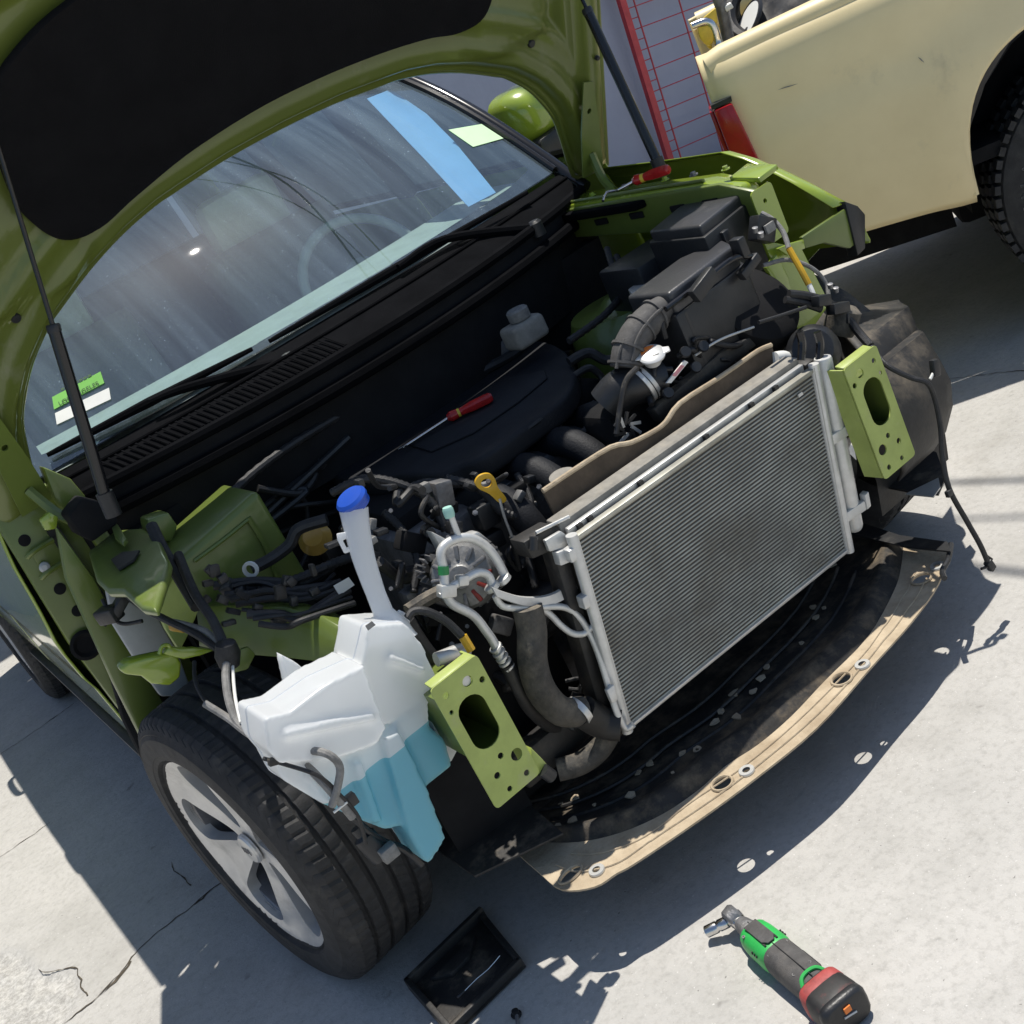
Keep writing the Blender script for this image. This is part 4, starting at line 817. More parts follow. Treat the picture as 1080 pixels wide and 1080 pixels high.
# ---- left wheel liner, stepped black moulding
secs = [((862,330),(948,316),-.20),((880,340),(950,319),-.30),((902,366),(958,323),-.40),((908,374),(961,330),-.415),((916,388),(968,347),-.43),((924,390),(974,350),-.47),((930,400),(982,364),-.49),((936,420),(993,382),-.515),((944,450),(1003,402),-.53),((950,480),(1005,428),-.53),((952,500),(998,455),-.51),((948,508),(985,475),-.47)]
lm_ = MB(); NLn = 10
for (a, b, d) in secs:
    for j in range(NLn+1): t = j/NLn; lm_.v.append(P(a[0]+(b[0]-a[0])*t, a[1]+(b[1]-a[1])*t, 'y', d+.03*t*t*t))
lm_.f = [(i*(NLn+1)+j, (i+1)*(NLn+1)+j, (i+1)*(NLn+1)+j+1, i*(NLn+1)+j+1) for i in range(len(secs)-1) for j in range(NLn)]
lin = lm_.build('wheel_liner', M['black_dusty'], car, ang=30); q = lin.modifiers.new('thick', 'SOLIDIFY'); q.thickness = .006
la = MB()      # arched liner over the left wheel
for i in range(15):
    a = R(-20+i*14); 
    for x in (.60, .70, .84): la.v.append(V(x, -.385*math.cos(a), .33+.385*math.sin(a)))
la.f = [(i*3+j, (i+1)*3+j, (i+1)*3+j+1, i*3+j+1) for i in range(14) for j in range(2)]
la.build('wheel_arch_liner', M['black_dusty'], car, ang=60)
# ---- left fender, still fitted
FT = [(.44,1.03),(.19,1.012),(.06,1.005),(-.04,1.0),(-.10,.975),(-.16,.94),(-.22,.90),(-.31,.832)]
fm = MB()
for y, z in FT:
    zb = max(.33+math.sqrt(max(0, .37**2-y*y)) if abs(y) < .37 else .40, .40)
    if y < -.15: zb = .72
    for t, dx in ((0,-.04),(.02,-.012),(.05,0),(.2,.018),(.45,.028),(.75,.026),(.95,.030),(1,.026)): fm.v.append(V(.86+dx, y, z+(zb-z)*t+(.004 if t == 0 else 0)))
fm.f = [(i*8+j, (i+1)*8+j, (i+1)*8+j+1, i*8+j+1) for i in range(len(FT)-1) for j in range(7)]
fen = fm.build('fender', M['green'], car, ang=60); q = fen.modifiers.new('thick', 'SOLIDIFY'); q.thickness = .0025
MB().prism(pp([(846,250),(893,219),(905,225),(912,250),(897,262),(870,256),(850,262)], 'y', -.315), V(0,.012,0)).build('fender_brace', M['green_in'], fen, bevel=.003)
MB().prism(pp([(820,262),(835,256),(848,252),(850,262),(832,270)], 'y', -.33), V(0,.01,0)).build('brace_foot', M['green'], fen, bevel=.003)
MB().prism(pp([(891,212),(905,217),(913,226),(913,262),(905,270),(898,240)], 'y', -.32), V(0,.03,0)).build('lamp_clip', M['black'], fen, bevel=.003)
# ---- left inner apron and rail
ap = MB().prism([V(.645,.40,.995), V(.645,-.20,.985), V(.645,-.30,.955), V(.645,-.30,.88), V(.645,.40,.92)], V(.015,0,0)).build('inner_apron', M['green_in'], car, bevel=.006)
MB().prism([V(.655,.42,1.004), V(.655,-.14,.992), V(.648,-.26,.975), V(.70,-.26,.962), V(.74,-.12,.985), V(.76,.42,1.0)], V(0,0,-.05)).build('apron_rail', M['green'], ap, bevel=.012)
MB().prism([V(.68,-.20,.985), V(.74,-.20,.99), V(.74,-.285,.975), V(.68,-.285,.972)], V(0,0,-.012)).build('rail_tab', M['green'], ap, bevel=.003)
MB().plate(rrect(0,0,.062,.115,.01), [circ(.03,.03,.005),circ(.03,.085,.005)], V(.625,-.307,.845), V(1,0,0), V(0,0,1), .004).build('lamp_bracket', M['green'], ap)
MB().prism(pp([(808,282),(820,268),(832,292),(836,312),(825,312)], 'y', -.32), V(0,.012,0)).build('rail_end', M['green'], ap, bevel=.003)
MB().prism([V(.62,-.30,.86), V(.70,-.31,.80), V(.72,-.31,.66), V(.62,-.30,.62)], V(0,.01,0)).build('rail_gusset', M['green'], ap, bevel=.003)
for k, (x_, y_) in enumerate(((.69,.30),(.70,.18),(.695,.02),(.685,-.09),(.68,-.20))):
    MB().lathe([(.011,0),(.011,.002),(.0065,.0025),(.0065,.008),(0,.0085)], V(x_, y_, 1.003-.00016*k), V(0,-.05,1), 6).build('bolt', M['alu_dark'] if k % 2 else M['green'], ap, ang=20)
for y_ in (.24, .10, -.05, -.16): MB().box(V(.6425, y_, .95), (.006,.05,.016)).build('pressed_slot', M['black_matte'], ap, bevel=.003)
MB().tube([V(.668,.40,1.006), V(.668,.1,1.0), V(.664,-.14,.994)], .0035, 6).build('seam_bead', M['green_in'], ap)
MB().prism([V(.62,.36,.99), V(.645,.36,.99), V(.645,.05,.985), V(.625,.08,.985)], V(0,0,-.02)).build('rubber_strip', M['cowl'], ap, bevel=.004)
# tower of the left strut
MB().lathe([(.17,-.22),(.13,-.02),(.12,0),(.05,.005),(.03,.02),(0,.022)], V(.50,.10,.80), V(0,0,1), 28).build('strut_tower', M['green_in'], car)
# ---- right side: hinge pillar, apron, strut tower, rail
pil = MB().prism([V(-.872,.425,1.06), V(-.72,.425,1.06), V(-.70,.425,.95), V(-.705,.425,.25), V(-.862,.425,.25), V(-.886,.425,.75)], V(0,.03,0)).build('hinge_pillar', M['green_in'], car, bevel=.008)
MB().prism([V(-.735,.422,1.0), V(-.70,.422,1.0), V(-.70,.422,.28), V(-.735,.422,.28)], V(0,-.035,0)).build('pillar_flange', M['green_in'], pil, bevel=.006)
MB().prism([V(-.80,.422,.98), V(-.775,.422,.98), V(-.765,.422,.34), V(-.79,.422,.34)], V(0,-.010,0)).build('seal_strip', M['black'], pil)
for z in (.93, .50):
    hg = MB().prism([V(-.85,.422,z-.03), V(-.79,.422,z-.03), V(-.79,.422,z+.03), V(-.85,.422,z+.03)], V(0,-.006,0)).build('door_hinge', M['green_in'], pil, bevel=.002)
    for dz in (-.026, .026): MB().tube([V(-.86,.405,z+dz), V(-.845,.395,z+dz+.006), V(-.80,.405,z+dz+.004)], .006, 8).build('hinge_arm', M['green_in'], hg)
    MB().lathe([(.011,0),(.011,.012),(.006,.016),(0,.016)], V(-.842,.41,z-.01), V(-.2,-1,.1), 14).build('hinge_bolt', M['primer'], hg)
for x, z in ((-.845,.985),(-.84,.86),(-.835,.80),(-.82,.62),(-.80,.44),(-.77,.56)): MB().lathe([(.0125,.0),(.0125,.0015),(.010,.002),(0,.002)], V(x,.4245,z), V(0,-1,0), 16).build('plug', M['black_matte'], pil, ang=15)
MB().prism(pp([(88,636),(93,633),(104,652),(99,656)], 'y', .38), V(0,.002,0)).build('paper_label', M['paper'], pil)
MB().lathe([(.030,0),(.033,.006),(.026,.009),(.018,.004),(0,.004)], P(90,680,'y',.415), V(0,-1,.1), 22).build('cable_grommet', M['black_matte'], pil, ang=20)
# cowl side: green corner with hinge mount
cs = MB().prism(pp([(45,492),(75,505),(92,525),(85,540),(72,545),(58,525)], 'y', .36), V(0,.05,0)).build('cowl_side', M['green_in'], car, bevel=.006)
MB().prism(pp([(72,545),(88,525),(108,530),(122,538),(125,552),(98,572),(85,565)], 'y', .25), V(0,.08,0)).build('black_cover', M['black_matte'], cs, bevel=.006)
MB().prism(pp([(42,548),(52,540),(62,545),(60,558),(48,560)], 'y', .30), V(0,.02,0)).build('bent_tab', M['green'], cs, bevel=.004)
# apron top (reflecting sky), inner panel, rail to the front
at_ = [(92,582),(112,566),(124,558),(150,556),(168,570),(178,592),(172,615),(163,642),(148,640),(128,622),(112,622),(100,610)]
apr = MB().prism(pp(at_, 'z', .93), V(0,0,-.02)).build('apron_top', M['green_in'], car, bevel=.008, seg=3)
MB().prism(pp([(118,592),(130,584),(148,582),(142,592),(126,602)], 'z', .933), V(0,0,.004)).build('warning_label', M['black'], apr)
MB().prism(pp([(120,560),(126,556),(136,572),(132,578),(124,572)], 'z', .94), V(0,0,.01)).build('apron_tab', M['green_in'], apr, bevel=.003)
MB().prism(pp([(165,642),(188,600),(212,640),(200,668),(190,688),(175,664)], 'y', .02), V(0,.02,0)).build('gusset', M['green_plate'], apr, bevel=.005)
MB().prism(pp([(112,622),(148,640),(164,646),(188,688),(205,735),(170,735),(145,700),(120,660)], 'y', .20), V(0,.02,0)).build('wheelhouse_panel', M['primer'], car, bevel=.006)
MB().prism(pp([(60,555),(100,610),(145,695),(185,760),(160,800),(120,720),(70,610)], 'y', .26), V(0,.03,0)).build('wheelhouse_flange', M['green_in'], car, bevel=.008)
MB().prism(pp([(100,650),(150,690),(200,740),(215,720),(260,700),(330,760),(300,860),(180,860),(130,760)], 'y', .32), V(0,.03,0)).build('wheelhouse_back', M['black_matte'], car, bevel=.01)
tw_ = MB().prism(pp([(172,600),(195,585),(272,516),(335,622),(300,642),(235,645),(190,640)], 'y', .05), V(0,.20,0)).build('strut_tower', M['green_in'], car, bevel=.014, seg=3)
MB().tube(pp([(205,592),(235,570),(262,548)], 'y', .045), .004, 6).build('seam_bead', M['green_in'], tw_); MB().tube(pp([(262,546),(282,580),(298,625)], 'y', .046), .006, 6).build('pressed_rib', M['green_in'], tw_)
MB().prism(pp([(155,548),(178,540),(188,555),(182,572),(160,570)], 'y', .18), V(0,.06,0)).build('cowl_bracket', M['green_in'], tw_, bevel=.006)
rl = MB(); rs = [((206,640),(210,682),.05),((250,638),(250,690),-.06),((300,640),(300,694),-.16),((340,650),(335,698),-.25),((372,668),(368,700),-.32),((400,690),(395,715),-.38)]
for a, b, d in rs:
    A, B = P(*a, 'y', d), P(*b, 'y', d); n_ = [A+V(.03,.05,-.015), A, A.lerp(B,.12)+V(0,-.008,0), A.lerp(B,.5)+V(0,-.010,0), B, B+V(.03,.05,.01)]; rl.v += n_
rl.f = [(i*6+j, (i+1)*6+j, (i+1)*6+(j+1) % 6, i*6+(j+1) % 6) for i in range(len(rs)-1) for j in range(6)]+[tuple(range(6)), tuple(range(30, 36))]
rail = rl.build('apron_rail', M['green_in'], car, ang=30, bevel=.003)
# torn headlamp bracket dangling over the wheel
bk = MB().prism(pp([(126,706),(135,698),(152,694),(172,690),(186,688),(192,700),(191,715),(180,724),(160,722),(150,714),(132,712)], 'y', -.02), V(0,.03,.004)).build('bent_bracket', M['green'], car, bevel=.007, seg=3)
MB().prism(pp([(172,690),(178,682),(190,684),(205,683),(228,686),(212,692),(194,696)], 'y', -.035), V(0,.02,.0)).build('bracket_tongue', M['green'], bk, bevel=.005)
MB().tube(pp([(168,690),(171,682),(178,681),(181,690)], 'y', -.03), .004, 8).build('bracket_loop', M['green'], bk)
MB().prism(pp([(240,690),(262,682),(270,690),(262,706),(248,710)], 'y', -.13), V(0,.01,0)).build('rail_tab', M['green_in'], rail, bevel=.003)
# ---- washer reservoir: fused moulded tank, filler neck, blue cap, fluid
def remesh(mb, vox, it=6):
    me = bpy.data.meshes.new('r'); me.from_pydata([tuple(v) for v in mb.v], [], mb.f)
    bm = bmesh.new(); bm.from_mesh(me); bmesh.ops.recalc_face_normals(bm, faces=bm.faces); bm.to_mesh(me); bm.free()
    o = bpy.data.objects.new('r', me); COL.objects.link(o); m_ = o.modifiers.new('v', 'REMESH'); m_.mode = 'VOXEL'; m_.voxel_size = vox
    s_ = o.modifiers.new('s', 'SMOOTH'); s_.factor = .5; s_.iterations = it
    bpy.context.view_layer.update(); out = bpy.data.meshes.new_from_object(o.evaluated_get(bpy.context.evaluated_depsgraph_get())); bpy.data.objects.remove(o)
    for p in out.polygons: p.use_smooth = True
    return out
tk = MB()
def slab(pts, y0, y1): 
    a = pp(pts, 'y', y0); tk.prism(a, V(0, y1-y0, 0))
slab([(388,660),(428,657),(446,680),(461,714),(452,742),(404,766),(388,752),(381,704)], -.475, -.36)
slab([(278,758),(304,752),(340,724),(384,702),(398,742),(408,768),(398,786),(352,802),(296,806),(284,792)], -.505, -.38)
slab([(285,792),(352,800),(408,772),(452,742),(454,767),(470,780),(478,808),(450,830),(440,838),(440,866),(408,876),(372,862),(340,848),(300,824)], -.478, -.39)
slab([(404,780),(422,772),(450,828),(471,884),(452,914),(432,880)], -.495, -.40)
slab([(296,690),(312,698),(340,720),(346,735),(320,748),(308,742)], -.34, -.31)
slab([(300,752),(345,726),(350,760),(310,770)], -.40, -.31)
slab([(300,772),(350,760),(396,752),(399,760),(352,769),(302,781)], -.515, -.49)
slab([(412,690),(448,704),(450,711),(412,698)], -.485, -.46)
slab([(320,812),(330,812),(352,848),(344,848)], -.492, -.46)
slab([(372,806),(382,804),(404,868),(394,868)], -.492, -.46)
me = remesh(tk, .0050, 4); lev = P(455, 768, 'y', -.47).z+.018
def cutz(me, z, upper):
    bm = bmesh.new(); bm.from_mesh(me); bmesh.ops.bisect_plane(bm, geom=bm.verts[:]+bm.edges[:]+bm.faces[:], plane_co=(0,0,z), plane_no=(0,0,1), clear_outer=not upper, clear_inner=upper)
    o = bpy.data.meshes.new('c'); bm.to_mesh(o); bm.free()
    for p in o.polygons: p.use_smooth = True
    return o
tank = link('washer_reservoir', cutz(me, lev, True), M['tank'], car); link('filled_section', cutz(me, lev, False), M['tank_wet'], tank)
bm = bmesh.new(); bm.from_mesh(me)
for v in bm.verts: v.co -= v.normal*.004
g = bmesh.ops.bisect_plane(bm, geom=bm.verts[:]+bm.edges[:]+bm.faces[:], plane_co=(0,0,lev), plane_no=(0,0,1), clear_outer=True)
bmesh.ops.holes_fill(bm, edges=[e for e in bm.edges if e.is_boundary], sides=0)
mf = bpy.data.meshes.new('fluid'); bm.to_mesh(mf); bm.free()
for p in mf.polygons: p.use_smooth = True
link('washer_fluid', mf, M['fluid'], tank)
bm = bmesh.new(); bm.from_mesh(me); g = bmesh.ops.bisect_plane(bm, geom=bm.verts[:]+bm.edges[:]+bm.faces[:], plane_co=(0,-.445,0), plane_no=(.12,1,.1)); sb = MB()
for e in g['geom_cut']:
    if isinstance(e, bmesh.types.BMEdge): e.tag = True
todo = {e for e in g['geom_cut'] if isinstance(e, bmesh.types.BMEdge)}
while todo:
    e = todo.pop(); grp = [e]; st_ = [e]
    while st_:
        for v_ in st_.pop().verts:
            for e2 in v_.link_edges:
                if e2 in todo: todo.remove(e2); grp.append(e2); st_.append(e2)
    if len(grp) > 20:
        sb = MB()
        for e in grp: sb.tube([e.verts[0].co.copy(), e.verts[1].co.copy()], .0016, 5, k=1)
        sb.build('moulding_seam', M['neck'], tank)
bm.free()
nk = MB(); npx = [(373,537,.0245),(377,560,.0215),(384,590,.019),(396,625,.0165),(404,645,.017),(409,660,.034),(412,674,.046)]
nk.tube([P(x, y, 'y', -.40-.02*i/6) for i, (x, y, r) in enumerate(npx)], [r for *_, r in npx], 20, k=4).build('filler_neck', M['neck'], tank)
ncap = P(371, 527, 'y', -.40); nax = (P(373,520,'y',-.40)-P(384,590,'y',-.41)).normalized()
MB().lathe([(.0255,-.014),(.0265,-.004),(.0285,-.002),(.0285,.003),(.024,.008),(.010,.0095),(0,.0095)], ncap, V(-.25,-.15,1), 28).build('cap', M['blue'], tank)
MB().prism(pp([(356,563),(366,561),(371,566),(362,570),(366,578),(374,575),(376,580),(364,584),(360,576),(357,570)], 'y', -.405), V(0,.006,0)).build('neck_hook', M['neck'], tank, bevel=.0015)
MB().tube([P(*t, 'y', -.42) for t in ((420,645),(428,650),(430,660),(424,666))], .0035, 8).build('neck_loop', M['neck'], tank)
MB().prism(pp([(385,660),(392,655),(396,659),(388,665)], 'y', -.478), V(0,-.001,0)).build('moulded_mark', M['tape'], tank)
for i in range(3): MB().lathe([(.0,0),(.0065,0),(.0065,.012),(0,.012)], P(289+6*i, 744-3*i, 'y', -.345), V(0,-1,0), 12).build('stud', M['black'], tank)
MB().prism(pp([(455,760),(470,766),(484,790),(476,805),(462,785)], 'y', -.44), V(0,.04,0)).build('clear_bracket', M['tank'], tank, bevel=.004)
pmp = MB().lathe([(.0,0),(.018,.002),(.020,.01),(.020,.05),(.012,.055),(.012,.07),(0,.07)], P(404,905,'y',-.44), P(372,868,'y',-.42)-P(404,905,'y',-.44), 16).build('washer_pump', M['black'], tank)
MB().box(P(410,899,'y',-.46), (.03,.02,.025)).build('connector', M['tape'], pmp, bevel=.003)
MB().tube([P(*t,'y',-.44) for t in ((372,862),(400,885),(425,895),(445,912))], .006, 8).build('drain_tube', M['black'], pmp)
# ---- harness and hoses hanging at the right front
tubep([(188,585,.0),(205,625,-.1),(225,655,-.16),(240,690,-.2)], .009, 'wire', 'wiring_loom')
tubep([(120,615,.1),(150,640,.02),(178,655,-.06),(205,668,-.12),(240,692,-.2)], .007, 'wire', 'wiring_loom')
tubep([(178,655,-.06),(200,660,-.1),(220,668,-.14),(238,690,-.19)], .006, 'tape', 'wiring_loom')
MB().lathe([(0,-.03),(.018,-.022),(.023,0),(.018,.022),(0,.03)], P(240,690,'y',-.2), V(.3,-.2,1), 12).build('loom_knot', M['wire'], car)
tubep([(240,692,-.2),(238,715,-.24),(243,745,-.28),(256,768,-.32),(285,782,-.40),(320,805,-.47),(345,830,-.515),(372,862,-.51)], .007, 'tape', 'wiring_loom')
tubep([(216,742,-.24),(240,757,-.28),(270,778,-.36),(320,790,-.48),(345,795,-.53),(358,808,-.535),(356,830,-.53),(350,850,-.52)], .0065, 'tape', 'wiring_loom')
tubep([(245,700,-.21),(248,735,-.27),(254,762,-.32)], .003, 'paper', 'wire'); tubep([(205,698,-.12),(206,718,-.16),(214,735,-.2),(224,748,-.25)], .004, 'wire', 'wire')
tubep([(278,800,-.46),(300,806,-.49),(335,818,-.525),(358,838,-.52),(378,862,-.51),(386,890,-.49)], .0035, 'wire', 'wire')
MB().box(P(292,802,'y',-.485), (.028,.012,.012), Matrix.Rotation(.4,3,'Y')).build('connector', M['black_dusty'], car, bevel=.002)
MB().box(P(371,843,'y',-.51), (.016,.014,.02)).build('connector', M['black'], car, bevel=.002); tubep([(352,857,-.52),(366,846,-.52)], .0022, 'paper', 'cable_tie')
MB().box(P(115,648,'y',.10), (.03,.05,.03), Matrix.Rotation(.5,3,'Z')).build('connector', M['black'], car, bevel=.004); MB().box(P(126,638,'y',.09), (.05,.03,.02), Matrix.Rotation(-.5,3,'Y')).build('connector', M['black'], car, bevel=.004)
tubep([(108,632,.12),(118,650,.10),(130,658,.08),(150,655,.05)], .004, 'wire', 'wire'); tubep([(110,660,.11),(122,640,.10),(140,632,.08)], .004, 'wire', 'wire')
tubep([(182,660,-.05),(195,662,-.08)], .010, 'seam', 'clip')
tubep([(160,555,.1),(172,580,.04),(190,610,-.03),(208,640,-.1)], .012, 'wire', 'wiring_loom')
# tower hose and clutter behind the rail
tubep([(265,600,-.02),(285,590,-.03),(305,575,-.04),(315,558,-.05),(345,548,-.08)], .012, 'hose', 'hose'); MB().lathe([(.010,0),(.016,0),(.016,.006),(.010,.006)], P(265,600,'y',-.03), V(-.6,-.6,.1), 16, cap=False).build('hose_ring', M['paper'], car)
for k in range(9):
    y0 = 618+5*k; d = -.02-.02*k; tubep([(225+6*k, y0, d), (270+4*k, y0-4+random.randint(-6,8), d-.03), (320, y0+2+random.randint(-8,6), d-.06), (350+3*k, y0-20+random.randint(-6,8), d-.05)], random.choice((.004,.006,.009)), random.choice(('wire','hose','black')), 'wire' if k % 2 else 'hose')
for k in range(7): MB().box(P(240+14*k, 622+3*k, 'y', -.05-.01*k), (.03,.02,.022), Matrix.Rotation(random.random()*2, 3, 'Z')).build('connector', M['black'], car, bevel=.003)
MB().prism(pp([(352,618),(368,609),(374,617),(358,628)], 'y', -.20), V(0,.002,0)).build('paper_label', M['paper'], car)
MB().lathe([(.03,0),(.034,.01),(.02,.03),(0,.03)], P(334,570,'y',0), V(-.3,-.7,.6), 20).build('brass_fitting', M['seam'], car)
# ---- engine: block, valve cover, plastic cover, runners
eng = MB().box((-.02, .02, .48), (.62, .40, .46)).build('engine', M['alu_dark'], car, bevel=.03)
MB().box((-.02, .03, .72), (.56, .24, .05)).build('valve_cover', M['black_matte'], eng, bevel=.015)
co = [(338,478),(372,462),(402,446),(430,418),(452,398),(500,374),(560,358),(594,368),(606,392),(596,418),(566,440),(545,456),(508,482),(480,492),(462,500),(420,500),(386,506),(350,502)]
cov = MB().prism([V(q.x, q.y, q.z) for q in catmull(pp(co, 'z', .785), 3, True)], V(0,0,-.045)).build('engine_cover', M['cover'], car, bevel=.012, seg=3)
MB().prism(pp([(430,470),(470,440),(540,400),(575,392),(578,400),(548,425),(500,458),(455,478)], 'z', .785), V(0,0,.006)).build('cover_step', M['cover'], cov, bevel=.004)
for k in range(4):
    x = -.16+.10*k; MB().tube([V(x,-.12,.70), V(x+.01,-.20,.715), V(x+.02,-.275,.67), V(x+.02,-.29,.58), V(x,-.25,.48)], [.028,.030,.030,.028,.026], 14).build('intake_runner', M['cover'], eng)
MB().tube([V(-.22,-.27,.49), V(.2,-.27,.49)], .055, 16, k=1).build('intake_plenum', M['black'], eng)
MB().tube(pp([(498,487),(545,460),(580,434),(604,408)], 'z', .775), .006, 8).build('cover_edge_tube', M['hose'], eng)
tubep([(600,382,-.05),(620,372,-.06),(640,380,-.08),(660,372,-.1)], .011, 'hose', 'hose'); tubep([(604,398,-.08),(622,388,-.09),(636,402,-.1),(628,420,-.12)], .008, 'hose', 'hose')
# brake reservoir in the shadow
br = MB().box(P(553,350,'y',.14), (.09,.07,.055)).build('brake_fluid_reservoir', M['dusty_grey'], car, bevel=.012, seg=3)
MB().lathe([(.024,0),(.026,.004),(.026,.022),(.022,.026),(0,.026)], P(553,345,'y',.14)+V(0,0,.02), V(0,0,1), 22).build('cap', M['tape'], br)
# firewall clutter
for k in range(16):
    x = random.uniform(-.5,.55); z = random.uniform(.62,.9); q = [V(x+.07*j*random.choice((-1,1))+random.uniform(-.04,.04), .30-random.uniform(0,.07), z+random.uniform(-.07,.06)) for j in range(4)]
    MB().tube(q, random.choice((.005,.008,.012)), 8).build('hose', M[random.choice(('hose','wire','black'))], car)
for k in range(8): MB().box((random.uniform(-.4,.5), .28, random.uniform(.62,.85)), (random.uniform(.03,.09), .05, random.uniform(.03,.07))).build('bracket', M[random.choice(('black','alu_dark','cover'))], car, bevel=.006)
# ---- alternator
AC = P(492, 605, 'y', -.36); aax = V(-.55,-.75,.35).normalized()
alt = MB().lathe([(.0,.052),(.02,.052),(.024,.048),(.040,.046),(.054,.040),(.060,.028),(.062,.0),(.062,-.05),(.06,-.06),(0,-.06)], AC, aax, 36).build('alternator', M['alu_mid'], car)
au = aax.orthogonal().normalized(); av = aax.cross(au)
for k in range(12):
    a = 2*math.pi*k/12; rdv = math.cos(a)*au+math.sin(a)*av; tgv = aax.cross(rdv)
    MB().box(AC+aax*.042+rdv*.042, (.026,.008,.014), Matrix((rdv, tgv, aax)).transposed()).build('vent_slot', M['copper'] if k in (2,3,4) else M['alu_dark'], alt, bevel=.003)
for k in range(26):
    a = 2*math.pi*k/26; rdv = math.cos(a)*au+math.sin(a)*av; MB().box(AC-aax*.026+rdv*.058, (.012,.004,.045), Matrix((rdv, aax.cross(rdv), aax)).transposed()).build('cooling_rib', M['alu_mid'], alt)
fanc = P(452,600,'y',-.33); 
for k in range(14):
    a = 2*math.pi*k/14; MB().box(fanc+V(.022*math.cos(a),-.01,.022*math.sin(a)), (.010,.02,.003), Matrix.Rotation(-a,3,'Y')).build('pulley_rib', M['alu_dark'], alt)
MB().prism(pp([(455,560),(478,572),(505,560),(520,572),(508,590),(470,588)], 'y', -.34), V(0,.03,0)).build('alternator_bracket', M['alu'], alt, bevel=.006)
# dark block under and around alternator
for k in range(22):
    px, py = random.uniform(430,560), random.uniform(520,690); MB().box(P(px, py, 'y', random.uniform(-.28,-.2)), (random.uniform(.02,.07), .04, random.uniform(.02,.05)), Matrix.Rotation(random.random(),3,'Y')).build('engine_bracket', M[random.choice(('alu_dark','black','alu_dark','black_matte'))], eng, bevel=.005)
for k in range(18):
    px, py = random.uniform(400,600), random.uniform(510,720); q = [(px, py, -.3)]
    for j in range(3): px += random.uniform(-28,28); py += random.uniform(-22,26); q.append((px, py, -.28+random.uniform(-.03,.03)))
    tubep(q, random.choice((.004,.005,.008,.010)), random.choice(('wire','hose','black','wire')), 'wire', eng)
for k in range(8): MB().lathe([(.004,0),(.004,.006),(0,.006)], P(random.uniform(400,600), random.uniform(500,700), 'y', -.32), V(-.3,-.8,.5), 6).build('bolt', M['alu_dark'], eng, ang=20)
MB().box((-.30, -.20, .38), (.22, .14, .42)).build('engine_front', M['black_matte'], eng, bevel=.02)
def conduit(pts, r, m='wire', parent=None):
    L_ = catmull([P(x, y, 'y', d) for x, y, d in pts], 14); return MB().tube(L_, [r*(1 if i % 2 else .84) for i in range(len(L_))], 9, k=1).build('ribbed_conduit', M[m], parent or car)
for pts, r in (([(350,520,-.15),(385,505,-.2),(425,512,-.24),(455,530,-.26),(470,560,-.28)],.009), ([(405,540,-.2),(425,560,-.24),(440,590,-.28),(436,625,-.3)],.008), ([(470,505,-.2),(505,515,-.24),(530,540,-.27),(560,550,-.3),(580,585,-.32)],.010), ([(545,500,-.22),(560,530,-.26),(556,575,-.29),(565,620,-.32)],.008),
               ([(230,610,-.02),(270,622,-.05),(310,612,-.08),(350,595,-.1),(380,585,-.14)],.010), ([(215,560,.12),(260,505,.2),(330,455,.24),(420,405,.25)],.010), ([(600,360,-.02),(640,330,.0),(660,300,.05),(650,270,.12)],.009), ([(420,520,-.18),(450,508,-.2),(490,512,-.22)],.007), ([(640,262,.1),(648,285,.04),(664,298,-.02)],.008), ([(590,470,-.2),(620,452,-.22),(640,430,-.25),(650,405,-.28)],.009)): conduit(pts, r)
rb = random.Random(21)
for k in range(30):
    px, py = rb.uniform(345,600), rb.uniform(500,600); q = P(px, py, 'y', rb.uniform(-.30,-.22)); MB().box(q, (rb.uniform(.012,.03), .02, rb.uniform(.008,.022)), Matrix.Rotation(rb.random()*1.5,3,'Y')).build('connector', M[rb.choice(('black','tape','black','alu_mid','cover'))], eng, bevel=.002)
for k in range(10):
    px, py = rb.uniform(350,600), rb.uniform(500,690); q = P(px, py, 'y', -.315); ax_ = V(rb.uniform(-.6,.2),-.8,.5); MB().lathe([(.0055,0),(.0055,.003),(.004,.003),(.004,.008),(0,.008)], q, ax_, 6).build('bolt', M['alu_dark'], eng, ang=20)
for k in range(20):
    px, py = rb.uniform(215,345), rb.uniform(600,665); q = P(px, py, 'y', -.10-.0008*(px-215)); MB().box(q, (rb.uniform(.012,.03), .015, rb.uniform(.008,.02)), Matrix.Rotation(rb.random()*2,3,'Y')).build('connector', M[rb.choice(('black','black_dusty','black','cover'))], car, bevel=.002)
# dipstick
dp = MB().plate([(v.x, v.y) for v in catmull([V(-.017,.02,0), V(-.015,.035,0), V(0,.042,0), V(.015,.035,0), V(.017,.02,0), V(.010,.0,0), V(.007,-.028,0), V(-.007,-.028,0), V(-.010,.0,0)], 4, True)], [circ(0,.021,.0095)], P(521,518,'y',-.33), V(.95,-.30,.1).normalized(), V(-.28,.0,.96), .007).build('dipstick', M['yellow'], car, bevel=.0012)
tubep([(527,526,-.33),(532,545,-.32),(540,566,-.31)], .0028, 'alu', 'rod', dp); tubep([(540,566,-.31),(548,600,-.30)], .006, 'black', 'guide_tube', dp)
